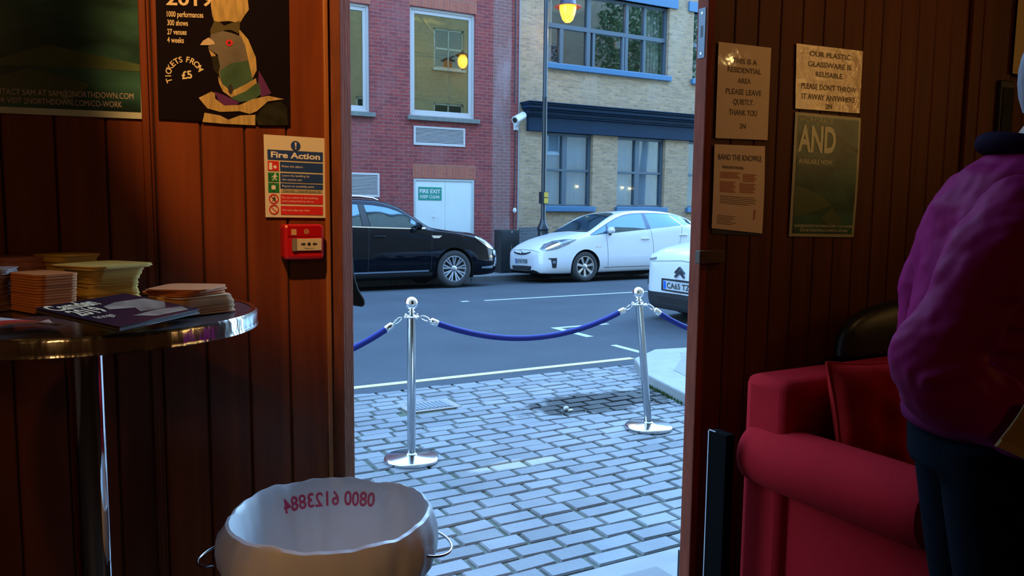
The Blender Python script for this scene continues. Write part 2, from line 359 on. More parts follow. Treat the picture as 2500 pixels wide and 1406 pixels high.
# pigeon poster
P = pq((372, -300), (700, -300), (708, 308), (387, 290)); root = empty('poster', P.p(.5, 1), 'black festival poster showing a pigeon in a tall wig and ruff', 'poster')
Q = lambda x, y: None
P.sheet('paper', mat('poster_black', (.010, .007, .010), .16, bump=.1, bscale=5), root)
def inv(P, px, py, Y=1.946):
    w = at(px, py, Y=Y); u, v = .5, .5
    for _ in range(12):
        e = w-P.p(u, v); du = (P.p(u+.01, v)-P.p(u, v))*100; dv = (P.p(u, v+.01)-P.p(u, v))*100
        a11, a12, a22 = du.dot(du), du.dot(dv), dv.dot(dv); b1, b2 = du.dot(e), dv.dot(e); D = a11*a22-a12*a12
        u += (b1*a22-b2*a12)/D; v += (a11*b2-a12*b1)/D
    return u, v
def pp(P, pts): return [inv(P, x, y) for x, y in pts]
z1 = lambda l: [(x*.344, y*.344) for x, y in l]
def art(P, root, name, polys, m, o):
    b = MB()
    for pl in polys: P.poly(b, pp(P, pl), o)
    b.build(name, m, root, fix=False)
Mwig = mat('wig_print', (.62, .45, .17), .3, var=.45, scale=40, stretch=(3, 3, .5))
art(P, root, 'wig_print', [z1([(1495, -120), (1745, -120), (1765, 70), (1735, 110), (1700, 165), (1620, 150), (1520, 158), (1505, 110), (1495, 40)]),
    z1([(1690, 200), (1760, 280), (1815, 410), (1820, 500), (1790, 560), (1740, 380), (1700, 260)]), z1([(1480, 350), (1530, 390), (1525, 410), (1500, 405)])], Mwig, .0020)
art(P, root, 'bow_print', [z1([(1520, 150), (1560, 160), (1590, 185), (1640, 165), (1700, 150), (1700, 200), (1690, 240), (1640, 215), (1600, 215), (1520, 235), (1495, 245), (1490, 215)])], mat('bow_print', (.10, .085, .035), .3), .0030)
art(P, root, 'head_print', [z1([(1495, 230), (1560, 215), (1640, 235), (1710, 260), (1740, 330), (1760, 420), (1790, 560), (1730, 600), (1620, 640), (1560, 580), (1545, 480), (1545, 390), (1475, 345), (1490, 270)])],
    mat('pigeon_grey_print', (.20, .18, .15), .3, var=.35, scale=25), .0026)
art(P, root, 'neck_print', [z1([(1560, 500), (1640, 450), (1760, 430), (1790, 560), (1840, 600), (1850, 670), (1790, 715), (1700, 725), (1640, 700), (1570, 600)])], mat('pigeon_green_print', (.07, .15, .09), .3, var=.4, scale=30), .0029)
art(P, root, 'shawl_print', [z1([(1835, 500), (1880, 580), (1925, 665), (1850, 690), (1830, 600)]), z1([(1520, 650), (1600, 680), (1700, 730), (1640, 765), (1560, 740)])], mat('purple_print', (.12, .03, .14), .3), .0024)
art(P, root, 'beak_print', [z1([(1418, 322), (1440, 290), (1478, 268), (1510, 290), (1525, 315), (1480, 322)])], mat('beak_print', (.62, .50, .33), .3), .0034)
art(P, root, 'collar_print', [z1([(1545, 540), (1580, 600), (1640, 650), (1740, 600), (1815, 555), (1820, 590), (1740, 650), (1640, 692), (1580, 650), (1552, 590)]),
    z1([(1408, 695), (1500, 650), (1525, 665), (1525, 700), (1590, 750), (1700, 745), (1790, 705), (1900, 680), (2015, 705), (1900, 720), (1820, 790), (1770, 810), (1700, 790), (1560, 795), (1470, 770)]),
    z1([(1450, 800), (1560, 820), (1620, 850), (1700, 820), (1810, 815), (1810, 890), (1600, 880), (1435, 866)])], Mwig, .0032)
art(P, root, 'eye_print', [[(559+9*math.cos(k*.5236), 105+8*math.sin(k*.5236)) for k in range(12)]], M_red, .0036)
art(P, root, 'pupil_print', [[(559+3.5*math.cos(k*.5236), 105+3.5*math.sin(k*.5236)) for k in range(12)], [(562+6*math.cos(k*.5236), 218+12*math.sin(k*.5236)) for k in range(12)]], M_blackink, .0040)
art(P, root, 'coat_print', [z1([(1810, 830), (1880, 740), (1990, 720), (2035, 760), (2040, 890), (1830, 888)]), z1([(1500, 400), (1545, 400), (1560, 470), (1545, 535), (1515, 500)])], mat('coat_print', (.035, .035, .022), .2, var=.7, scale=30), .0034)
b = MB()
for t, x, y, h, w in (('2019', 405, 12, 30, 102), ('1000 performances', 407, 41, 12, 80), ('300 shows', 408, 62, 12, 45), ('27 venues', 408, 84, 12, 42), ('4 weeks', 408, 104, 12, 36)):
    u, v = inv(P, x, y); sc = 1/1030.; P.text(b, t, u, v, h*sc, width=w*sc*.99, bold=.02, o=.0030)
cu, cv = inv(P, 452, 186)
for i, ch in enumerate('TICKETS'):
    a = math.radians(198-i*15.5); P.text(b, ch, cu+.030*math.cos(a)/P.w, cv-.030*math.sin(a)/P.h, .012, align='c', rot=a-math.pi/2, bold=.02)
for i, ch in enumerate('FROM'):
    a = math.radians(80-i*17); P.text(b, ch, cu+.030*math.cos(a)/P.w, cv-.030*math.sin(a)/P.h, .012, align='c', rot=a-math.pi/2, bold=.02)
u, v = inv(P, 457, 192); P.text(b, '£5', u, v, .016, align='c', bold=.03, rot=.15)
b.build('lettering', M_cream, root, fix=False)
# fire action notice
P = pq((643, 328), (795, 338), (795, 532), (648, 530)); root = empty('fire_action_notice', P.p(.5, 1), 'white, blue and red fire action notice above the red call point', 'safety sign')
P.sheet('board', mat('sign_white', (.72, .66, .50), .45), root, t=.002)
o1 = .0040
b = MB(); P.disc(b, .5, .115, .0115, o1)
for r_ in ((.05, .178, .945, .297), (.245, .318, .945, .432), (.245, .455, .945, .565), (.245, .58, .945, .645)): P.rect(b, *r_, o1)
b.build('blue_panel', M_blue, root, fix=False)
b = MB(); P.rect(b, .05, .315, .225, .432, o1)
for r_ in ((.245, .715, .945, .830), (.245, .858, .945, .965)): P.rect(b, *r_, o1)
for v in (.775, .905):
    P.disc(b, .135, v, .0118, o1, inner=.78); c, s_ = .0075, .0012
    P.poly(b, [(.135-(c)/P.w, v-(c-s_)/P.h), (.135-(c-s_)/P.w, v-c/P.h), (.135+c/P.w, v+(c-s_)/P.h), (.135+(c-s_)/P.w, v+c/P.h)], o1)
b.build('red_panel', M_red, root, fix=False)
b = MB(); P.rect(b, .05, .455, .225, .565, o1); P.rect(b, .05, .58, .225, .695, o1); b.build('green_panel', M_green, root, fix=False)
b = MB(); P.rect(b, .255, .650, .935, .690, o1); b.build('tape_strip', mat('aged_tape', (.45, .40, .26), .5), root, fix=False)
def man(b, P, u, v, k, o):
    P.disc(b, u+.010, v-.030*k*1, .0018*k, o)
    for pl in ([(-.012, -.018), (.018, -.022), (.014, .006), (-.010, .004)], [(.014, -.016), (.042, -.006), (.040, .000), (.012, -.006)], [(-.010, -.014), (-.040, .000), (-.036, .006), (-.008, -.004)],
               [(.006, .002), (.030, .030), (.022, .036), (-.004, .010)], [(-.006, .002), (-.034, .034), (-.026, .038), (.004, .008)]):
        P.poly(b, [(u+x*k, v+y*k) for x, y in pl], o)
b = MB(); P.poly(b, [(.485, .075), (.515, .075), (.508, .130), (.492, .130)], .0045); P.disc(b, .5, .148, .0018, .0045)
P.text(b, 'Fire Action', .5, .270, .0135, width=.118, align='c', bold=.03, o=.0045)
P.text(b, 'Raise the alarm', .275, .385, .0052, width=.050, o=.0045)
P.text(b, 'Leave the building by', .275, .497, .0050, width=.066, o=.0045); P.text(b, 'the nearest exit', .275, .545, .0050, width=.048, o=.0045)
P.text(b, 'Report to assembly point', .275, .625, .0050, width=.078, o=.0045)
P.text(b, 'Do not return to the building', .265, .765, .0048, width=.088, o=.0045); P.text(b, 'until authorised to do so', .265, .808, .0048, width=.078, o=.0045)
P.text(b, 'Do not take any risks', .275, .920, .0048, width=.066, o=.0045)
P.rect(b, .07, .335, .12, .42, .0044); P.disc(b, .165, .385, .004, .0044); man(b, P, .155, .508, 1.2, .0044); P.disc(b, .135, .635, .0055, .0044)
b.build('lettering', M_white, root, fix=False)
b = MB(); man(b, P, .135, .775, .8, .0050); P.text(b, 'Corner - Northdown St', .29, .684, .0050, width=.092, o=.0045); P.rect(b, .075, .47, .09, .56, .0044)
for dx, dy in ((-.05, 0), (.05, 0), (0, -.045), (0, .045)): P.rect(b, .135+dx-.012, .635+dy-.008, .135+dx+.012, .635+dy+.008, .0044)
b.build('black_lettering', M_blackink, root, fix=False)
# manual call point
c0 = at(694, 548, Y=1.90); c1 = at(793, 633, Y=1.90)
root = empty('fire_call_point', ((c0.x+c1.x)/2, WY, c1.z), 'red break-glass fire alarm call point beneath the fire action notice', 'fire alarm')
b = MB(); b.box(c0.x, c1.x, 1.904, WY, c1.z, c0.z); b.build('housing', mat('alarm_red', (.50, .008, .012), .3), root, bevel=.008)
wx, wz = c1.x-c0.x, c0.z-c1.z; yb = 1.9035
Pc = Quad((c0.x, yb, c0.z), (c1.x, yb, c0.z), (c1.x, yb, c1.z), (c0.x, yb, c1.z))
b = MB(); Pc.rect(b, .08, .05, .92, .34, .0012); b.build('top_panel', mat('alarm_red_gloss', (.42, .006, .01), .15), root, fix=False)
b = MB(); b.box(c0.x+.20*wx, c0.x+.92*wx, 1.898, 1.905, c0.z-.74*wz, c0.z-.40*wz); b.build('press_panel', mat('alarm_plate', (.62, .54, .36), .35), root, bevel=.001)
b = MB(); b.box(c0.x+.19*wx, c0.x+.30*wx, 1.897, 1.904, c0.z-.745*wz, c0.z-.395*wz); b.build('side_tab', mat('alarm_grey', (.22, .20, .18), .4), root)
Pc = Quad((c0.x, 1.898, c0.z), (c1.x, 1.898, c0.z), (c1.x, 1.898, c1.z), (c0.x, 1.898, c1.z)); b = MB()
Pc.disc(b, .60, .555, .0042, .0006)
for s_, x in ((1, .46), (-1, .74)): Pc.poly(b, [(x-.06*s_, .53), (x, .53), (x, .50), (x+.06*s_, .555), (x, .61), (x, .58), (x-.06*s_, .58)], .0006)
Pc.text(b, 'Press here', .6, .695, .0040, width=.022, align='c', o=.0006); b.build('lettering', M_blackink, root, fix=False)
Pc = Quad((c0.x, yb-.001, c0.z), (c1.x, yb-.001, c0.z), (c1.x, yb-.001, c1.z), (c0.x, yb-.001, c1.z)); b = MB()
Pc.rect(b, .17, .13, .30, .30, .0016); Pc.disc(b, .55, .2, .006, .0016, inner=.6); Pc.disc(b, .55, .2, .002, .0016); b.build('symbol', mat('alarm_symbol', (.62, .34, .16), .4), root, fix=False)
# right-hand notices
M_ink2 = mat('grey_ink', (.11, .085, .065), .5)
def notice(corners, label, lines, cat='notice', m=M_paper, ink=M_ink2, bend=.0):
    P = pq(*corners, Y=1.944); P.bend = bend; root = empty('notice', P.p(.5, 1), label, cat); P.sheet('paper', m, root)
    b = MB()
    for t, v, h, w in lines: P.text(b, t, .5, v+.012, h*1.35*P.h, width=w*P.w, align='c', bold=.012, o=.0022)
    b.build('lettering', ink, root, fix=False); return P, root
notice([(1754, 102), (1882, 117), (1873, 342), (1746, 337)], 'tall cream notice asking people to leave quietly, left of the top pair', [
    ('THIS IS A', .19, .040, .46), ('RESIDENTIAL', .285, .040, .64), ('AREA', .395, .040, .25), ('PLEASE LEAVE', .515, .042, .68), ('QUIETLY.', .62, .042, .40), ('THANK YOU', .735, .044, .54), ('2N', .875, .040, .12)])
notice([(1944, 106), (2106, 125), (2098, 277), (1941, 265)], 'cream laminated plastic-glass notice glittering with light, above the green poster', [
    ('OUR PLASTIC', .155, .058, .62), ('GLASSWARE IS', .315, .060, .66), ('REUSABLE.', .465, .060, .42), ("PLEASE DON'T THROW", .665, .062, .84), ('IT AWAY ANYWHERE', .825, .062, .82), ('2N', .955, .055, .10)], m=mat('crinkled_laminate', (.80, .65, .44), .04, bump=.30, bscale=30))
P, root = notice([(1744, 352), (1867, 357), (1860, 570), (1737, 557)], 'cream handbill with blue heading and red paragraphs, below the leave-quietly notice', [('BAND THE KNOWLE', .165, .048, .86)], 'handbill', M_paper2, mat('blue_ink', (.09, .09, .12), .5), bend=.003)
b = MB(); P.text(b, 'REGIONAL', .16, .275, .028*P.h, width=.42*P.w, bold=.02)
for i in range(5): P.rect(b, .13, .60+i*.021, (.80, .84, .80, .84, .70)[i], .606+i*.021)
for i in range(6): P.rect(b, .09, .835+i*.019, (.46, .40, .42, .36, .46, .40)[i], .840+i*.019)
b.build('small_print', M_ink2, root, fix=False)
b = MB()
for k, (u, v, w, n) in enumerate(((.12, .32, .38, 4), (.56, .33, .27, 5), (.12, .43, .30, 7), (.50, .44, .32, 6))):
    for i in range(n): P.rect(b, u, v+i*.019, u+w*(1, .85, .95)[i % 3], v+.012+i*.019)
P.poly(b, [(.80, .74), (.84, .73), (.83, .84), (.80, .86)]); b.build('red_print', mat('red_ink', (.48, .16, .09), .5), root, fix=False)
P = pq((1738, 556), (1860, 568), (1858, 575), (1738, 570), Y=1.9475); root = P.sheet('poster_edge', mat('dark_blue_card', (.02, .03, .06), .5)); tag(root, 'dark blue card edge poking out beneath the cream handbill', 'card')
P = pq((1941, 273), (2101, 288), (2083, 579), (1925, 577)); P.bend = .004; root = empty('poster', P.p(.5, 1), 'green co-working poster headed AND, right of the cream handbill', 'poster')
P.sheet('paper', mat('poster_border_right', (.36, .36, .24), .3), root)
b = MB(); P.rect(b, .04, .025, .965, .975, .0018); b.build('photo_print', mat('green_photo_print2', (.05, .14, .10), .3, var=.85, scale=9, col2=(.012, .028, .02), stretch=(1, 1, 2)), root, fix=False)
b = MB(); P.poly(b, [(.05, .58), (.45, .66), (.6, .74), (.2, .82), (.05, .84)], .0021); P.poly(b, [(.45, .84), (.62, .76), (.8, .88), (.6, .92)], .0021); b.build('pale_table_print', mat('table_print2', (.09, .13, .06), .3), root, fix=False)
b = MB(); P.poly(b, [(.60, .19), (.62, .16), (.97, .26), (.97, .30)], .0021); b.build('dark_print', mat('dark_print', (.01, .016, .012), .3), root, fix=False)
b = MB(); P.text(b, 'AND', .055, .305, .205*P.h, width=.56*P.w, bold=.03, o=.0030)
P.text(b, 'SAM@2NORTHDOWN.COM / CO-WORK', .52, .922, .022*P.h, width=.90*P.w, align='c', o=.0030); P.text(b, '2NORTHDOWN.COM/CO-WORK', .52, .958, .022*P.h, width=.74*P.w, align='c', o=.0030)
P.text(b, 'WORKSPACE', .06, .07, .035*P.h, width=.5*P.w, o=.003); P.text(b, 'AVAILABLE NOW', .07, .405, .038*P.h, width=.50*P.w, bold=.02, o=.0040)
b.build('lettering', mat('pale_green_print', (.75, .78, .52), .4), root, fix=False)
b = MB(); P.rect(b, .05, .355, .62, .425, .0026); b.build('band_print', mat('grey_green_print', (.14, .19, .14), .4), root, fix=False)
# paper at the far right edge
P = Quad((3.46, 1.925, 2.85), (3.86, 1.925, 2.85), (3.85, 1.925, 2.10), (3.452, 1.925, 2.112)); root = P.sheet('notice', mat('tan_paper', (.55, .40, .17), .5)); tag(root, 'tan paper notice on the wall behind the head, at the right edge', 'notice')
root = empty('wall_speaker', (3.42, 1.9, 1.6), 'narrow black box fixed to the wall behind the shoulder', 'speaker')
b = MB(); b.box(3.375, 3.47, 1.92, WY, 1.70, 2.08); b.build('case', M_black, root, bevel=.006)
b = MB(); b.box(3.385, 3.46, 1.915, 1.92, 1.72, 2.05); b.build('grille', mat('black_mesh', (.008, .008, .008), .8, bump=.6, bscale=300), root)
# ------------------------------------------------------------------ poseur table and what lies on it
TC = Vector((.03, 1.554, 0)); TR = .283; TT = 1.356
M_table = mat('scuffed_dark_tabletop', (.13, .12, .13), .2, .5, var=.5, scale=6, bump=.06, bscale=40)
M_band = mat('ribbed_metal_band', (.75, .74, .72), .16, 1, bump=.5, bscale=22, stretch=(1, 1, .3))
root = empty('bar_table', (TC.x, TC.y, FZ), 'tall round bar table with dark top and shiny metal rim, against the planks', 'table')
b = MB(); b.lathe([(0, TT-.024), (TR-.004, TT-.024), (TR-.003, TT-.001), (TR-.012, TT), (0, TT)], (TC.x, TC.y, 0), 72); b.build('tabletop', M_table, root, True)
b = MB(); b.lathe([(TR-.008, TT+.0005), (TR, TT+.002), (TR+.003, TT-.004), (TR+.002, TT-.020), (TR+.004, TT-.026), (TR-.004, TT-.028), (TR-.010, TT-.026)], (TC.x, TC.y, 0), 96); b.build('rim', M_band, root, True)
b = MB(); b.lathe([(.0, FZ+.06), (.028, FZ+.06), (.028, TT-.03), (0, TT-.03)], (TC.x, TC.y, 0), 32); b.build('post', M_chrome, root, True)
b = MB(); b.lathe([(.029, .78), (.034, .785), (.034, .80), (.029, .805)], (TC.x, TC.y, 0), 32); b.build('collar', M_chrome, root, True)
b = MB(); b.lathe([(0, FZ), (.22, FZ), (.222, FZ+.008), (.20, FZ+.022), (.06, FZ+.045), (.035, FZ+.07), (0, FZ+.07)], (TC.x, TC.y, 0), 48); b.build('base', M_chrome, root, True)
b = MB(); b.lathe([(0, TT-.035), (.10, TT-.035), (.10, TT-.028), (0, TT-.028)], (TC.x, TC.y, 0), 32); b.build('mounting_plate', M_black, root, True)
def paper_stack(px, D, h, w, d, rot, waist, twist, m, label, n=30, flare=1.0, jit=.002, cap=1.0, base=TT+.003):
    c = at(px, 740, D=D); b = MB(); rnd = random.Random(px)
    for i in range(n):
        t = i/(n-1); s = 1-waist*math.sin(math.pi*min(1, t**.85)); s *= (1+(flare-1)*t)*(cap if i >= n-3 else 1)
        a = rot+twist*t; z = base+h*i/n; cx = c.x+rnd.uniform(-jit, jit); cy = c.y+rnd.uniform(-jit, jit); cr = min(w, d)*.18*s
        pts = []
        for q, (sx, sy) in enumerate(((1, 1), (-1, 1), (-1, -1), (1, -1))):
            for k in range(4):
                g = math.pi/2*(q+k/3); x = sx*(w/2*s-cr)+cr*math.cos(g); y = sy*(d/2*s-cr)+cr*math.sin(g)
                pts.append((cx+x*math.cos(a)-y*math.sin(a), cy+x*math.sin(a)+y*math.cos(a), z))
        b.prism(pts, (0, 0, h/n*.82))
    o = b.build('flyer_stack', m); tag(o, label, 'flyers', 'piles of flyers on the bar table')
    return o, c
Mye = mat('yellow_flyer_edges', (.86, .58, .11), .65, var=.25, scale=3, stretch=(1, 1, 60))
Mor = mat('orange_flyer_edges', (.78, .26, .06), .6, var=.3, scale=3, stretch=(1, 1, 50))
Mpk = mat('pink_flyer_edges', (.72, .30, .24), .6, var=.3, scale=3, stretch=(1, 1, 50))
Mgy = mat('grey_flyer_edges', (.45, .38, .38), .6, var=.3, scale=3, stretch=(1, 1, 50))
Mbf = mat('buff_flyer_edges', (.72, .42, .18), .6, var=.3, scale=3, stretch=(1, 1, 50))
paper_stack(168, 1.655, .082, .092, .10, .3, .16, .3, Mye, 'yellow flyer pile standing behind the waisted yellow pile')
paper_stack(258, 1.535, .072, .122, .112, .15, .22, .5, Mye, 'waisted pile of pale yellow flyers with a wide flat top, middle of table', cap=1.14)
paper_stack(36, 1.61, .078, .09, .10, .5, .05, .1, Mpk, 'pink-topped flyer pile at the back, behind the block of orange flyers')
paper_stack(108, 1.40, .066, .072, .105, .45, .03, .05, Mor, 'square block of orange and pink flyers beside the yellow piles', n=14, jit=.0008)
paper_stack(-30, 1.40, .072, .085, .085, .9, .16, .5, Mgy, 'greyish waisted flyer pile cut by the left edge of the photo')
paper_stack(466, 1.40, .030, .12, .105, .42, -.02, .1, Mbf, 'buff flyer pile, lower part of the heap at the right side of the table', n=14, flare=.92)
o, c = paper_stack(458, 1.41, .012, .108, .105, .55, 0, .5, Mor, 'loose orange flyers lying skewed on top of the buff flyer pile', n=5, base=TT+.034, jit=.005)
b = MB()
for k, (w_, h_) in enumerate(((.06, .014), (.05, .022))):
    c = at(385+k*12, 735, D=1.33+.01*k); b.prism([(c.x, c.y, TT+.003), (c.x+.022, c.y-.012, TT+.006), (c.x+.030, c.y+.008, TT+.012+h_), (c.x-.008, c.y+.012, TT+.010+h_)], (.001, .001, .0015))
tag(b.build('flyer', mat('cream_flyer', (.75, .52, .22), .6)), 'bent cream flyers propped against the buff pile', 'flyers')
# brochures
M_bro = mat('brochure_cover', (.022, .014, .030), .22); M_pg = mat('brochure_pages', (.10, .08, .075), .6)
def brochure(p1, p2, p4, z, t, label, words=True, tilt=0.0, w=.150, h=.210):
    a = at(*p1, Z=z+t+tilt); e = at(*p2, Z=z+t+tilt); g = at(*p4, Z=z+t)
    ux = (e-a).normalized()*w; vy = Vector((0, 0, 1)).cross(ux).normalized()*-1; vy = vy*h
    if vy.dot(g-a) < 0: vy = -vy
    vy.z = -tilt
    P = Quad(a, a+ux, a+ux+vy, a+vy); P.n = Vector((0, 0, 1))
    root = empty('brochure', (a+ux/2+vy/2-Vector((0, 0, t))), label, 'brochure', 'festival brochures on the bar table')
    dz = Vector((0, 0, 1))
    b = MB(); b.prism([P.p(.01, .01, -.001), P.p(.99, .01, -.001), P.p(.99, .99, -.001), P.p(.01, .99, -.001)], -dz*(t-.002)); b.build('pages', M_pg, root)
    b = MB(); b.prism([P.p(0, 0, 0), P.p(1, 0, 0), P.p(1, 1, 0), P.p(0, 1, 0)], -dz*.001); b.prism([P.p(0, 0, -t+.001), P.p(1, 0, -t+.001), P.p(1, 1, -t+.001), P.p(0, 1, -t+.001)], -dz*.001)
    b.build('cover', M_bro, root)
    if words:
        b = MB(); P.poly(b, [(.42, .34), (.62, .26), (.95, .30), (.98, .55), (.80, .74), (.52, .70), (.60, .55), (.38, .46)], .0006); P.poly(b, [(.35, .78), (.7, .74), (.95, .80), (.9, .95), (.5, .93)], .0006)
        b.build('cover_picture', mat('cover_picture', (.55, .44, .32), .3, var=.7, scale=25), root, fix=False)
        b = MB(); P.text(b, 'Camden', .03, .24, .030, width=.092, bold=.03, o=.0008); P.text(b, '2019', .05, .50, .030, width=.060, bold=.03, o=.0008); P.text(b, 'fringe', .08, .68, .014, width=.036, o=.0008)
        b.build('lettering', M_cream, root, fix=False)
    return root
brochure((95, 752), (250, 728), (150, 795), TT+.003, .007, 'dark brochure underneath the topmost one, nearest the table edge', False)
brochure((84, 752), (330, 712), (140, 792), TT+.011, .007, 'topmost dark purple brochure with cream title lettering, near the table front', True, .022, .200, .135)
brochure((270, 742), (380, 726), (300, 772), TT+.003, .006, 'dark brochure partly under the others, nearer the orange flyers', False, 0, .10, .10)
a = at(-60, 812, Z=TT+.005); b = MB()
G = [[(a.x+.11*u-.02*v, a.y+.01+.08*v-.02*u, TT+.004+.012*abs(math.sin(u*2.6+v))) for u in np.linspace(0, 1, 9)] for v in np.linspace(0, 1, 7)]
b.grid(G); root = b.build('leaflet', mat('white_leaflet', (.70, .62, .60), .4), solid=.001); tag(root, 'crumpled white and red leaflet on the table at the left edge of the photo', 'leaflet')
b = MB(); b.grid([[Vector(G[j][i])+Vector((0, 0, .0012)) for i in range(1, 9)] for j in range(0, 3)]); b.build('red_band', mat('leaflet_red', (.55, .06, .04), .4), root, fix=False)

# ------------------------------------------------------------------ waste bin
BC = at(808, 1250, D=1.60); BZ = BC.z
root = empty('waste_bin', (BC.x, BC.y, FZ), 'round steel waste bin with wire handles standing by the left door post', 'bin')
b = MB(); b.lathe([(0, FZ), (.150, FZ), (.153, FZ+.01), (.182, BZ-.14), (.190, BZ-.050), (.1925, BZ-.046), (.1905, BZ-.042), (.187, BZ-.050), (.179, BZ-.14), (.150, FZ+.02), (0, FZ+.02)], (BC.x, BC.y, 0), 64); b.build('body', mat('bin_steel', (.50, .49, .50), .20, 1), root, True)
for s in (-1, 1):
    ax = RT.copy(); ax.z = 0; ax.normalize(); ay = Vector((-ax.y, ax.x, 0)); c = Vector((BC.x, BC.y, BZ-(.085 if s < 0 else .060)))+ax*s*(.214 if s < 0 else .190)
    pts = [c+ax*s*(.052*math.sin(t))+ay*(.062*math.cos(t))+Vector((0, 0, -.012*math.sin(t))) for t in np.linspace(0, math.pi, 15)]
    b = MB(); b.tube(pts, .0028, 10); b.build('handle', M_steel, root, True)
# liner
NA = 160; R0 = .202
def wr(t, k): return math.sin(3*t+k)*.4+math.sin(7*t+2*k+1)*.3+math.sin(13*t+k*3)*.2+math.sin(29*t+k)*.12
rows = []
for (r, z, wa, wz, k) in [(0, -.36, 0, 0, 0), (.10, -.36, .004, 0, 1), (.130, -.35, .006, .002, 1.2), (.142, -.30, .006, 0, 1.3), (.152, -.22, .007, 0, 1.4), (.163, -.14, .007, 0, 1.5), (.172, -.08, .006, 0, 1.6), (.178, -.045, .006, .001, 1.7), (.184, -.020, .006, .003, 1.8), (.188, -.004, .004, .006, 1.9), (.193, .004, .003, .007, 2.0), (.199, .001, .003, .006, 2.1),
                          (.203, -.010, .004, .005, 2.3), (.207, -.032, .007, .003, 2.5), (.209, -.056, .008, .003, 2.7), (.207, -.080, .009, .005, 2.9), (.201, -.098, .010, .009, 3.1), (.195, -.108, .009, .011, 3.2)]:
    row = []
    for i in range(NA):
        t = 2*math.pi*i/NA; w = wr(t, k)
        R = r+wa*w; zz = BZ+z+wz*wr(t, 2.5)
        if r > .2035: R += .012*max(0, math.cos(t-math.radians(150)))**3; zz += -.012*math.sin(t*2+.6)
        row.append((BC.x+R*math.cos(t), BC.y+R*math.sin(t), zz))
    rows.append(row)
b = MB(); b.grid(rows, 0, True)
M_liner = mat('bin_liner_plastic', (.80, .82, .82), .30, var=.10, scale=14, stretch=(1, 1, .3), bump=.35, bscale=14)
_n = M_liner.node_tree; _t = _n.nodes.new('ShaderNodeBsdfTranslucent'); _t.inputs[0].default_value = (.8, .82, .84, 1); _x = _n.nodes.new('ShaderNodeMixShader'); _x.inputs[0].default_value = .3
_o = [q for q in _n.nodes if q.type == 'OUTPUT_MATERIAL'][0]; _n.links.new(_n.nodes['Principled BSDF'].outputs[0], _x.inputs[1]); _n.links.new(_t.outputs[0], _x.inputs[2]); _n.links.new(_x.outputs[0], _o.inputs[0])
lin = empty('bin_liner', (BC.x, BC.y, BZ-.36), 'pale grey plastic bin liner folded over the rim, with red printed digits', 'bin bag')
b.build('bag', M_liner, lin, True, solid=.0008)
b = MB()     # printed number seen through the plastic, reversed, on the far inside face
vs, fs = glyphs('0800 6123884', .015); x1 = max(v[0] for v in vs); tot = .205; k = tot/x1; hh = .030/.7
aw = math.atan2(BC.y-0, BC.x-0)
_lb = MB(); _lb.grid(rows, 0, True); _lb = BVHTree.FromPolygons([Vector(v) for v in _lb.v], _lb.f)
P3 = []
for x, y in vs:
    th = math.radians(41)+x*k/.176; zz = BZ-.052+y*hh; ax_ = Vector((BC.x, BC.y, zz)); d_ = Vector((math.cos(th), math.sin(th), 0)); h_ = _lb.ray_cast(ax_, d_, .23)
    P3.append(h_[0]-d_*.0025 if h_[0] else ax_+d_*.17)
b.add(P3, fs); b.build('lettering', mat('liner_red_print', (.48, .03, .09), .5), lin, fix=False)

# ------------------------------------------------------------------ sofa, cushions, bag, case
M_sofa = mat('crimson_upholstery', (.42, .010, .016), .9, spec=.1, var=.15, scale=5, bump=.12, bscale=220)
M_cush = mat('red_cushion_cloth', (.52, .014, .012), .85, spec=.1, var=.25, scale=5, bump=.2, bscale=14)
SX = 1.80
root = empty('sofa', (2.6, 1.4, FZ), 'red fabric sofa with rolled arm against the wall right of the door', 'sofa')
b = MB(); b.box(SX, 3.62, 1.57, 1.737, FZ+.06, 1.05); b.build('backrest', M_sofa, root, True, bevel=.03)
for sx in (SX+.055, 3.55):
    b = MB()
    G = []
    for yy, s in ((1.737, 0), (1.735, .45), (1.727, .75), (1.711, .93), (1.685, 1), (1.5, 1), (1.3, 1.01), (1.16, 1.01), (1.13, .95), (1.12, .7), (1.119, 0)):
        G.append([(sx+(.098*s)*math.cos(t)-.01, yy, .805+.098*s*math.sin(t)) for t in np.linspace(0, 2*math.pi, 33)[:-1]])
    b.grid(G, 0, True)
    b.box(sx-.030, sx+.06, 1.125, 1.733, FZ+.06, .80)
    b.build('arm', M_sofa, root, True)
b = MB(); b.box(SX+.12, 3.5, 1.12, 1.565, FZ+.06, .52); b.build('seat_frame', M_sofa, root, True, bevel=.02)
for i in range(2):
    b = MB(); x = SX+.15+i*.80; b.box(x, x+.79, 1.09, 1.56, .525, .68); b.build('seat_cushion', M_sofa, root, True, bevel=.04)
for x in (SX+.1, 3.5):
    for y in (1.2, 1.66): b = MB(); b.cyl((x, y, FZ), (x, y, FZ+.065), .022, .03, 16); b.build('foot', M_black, root, True)
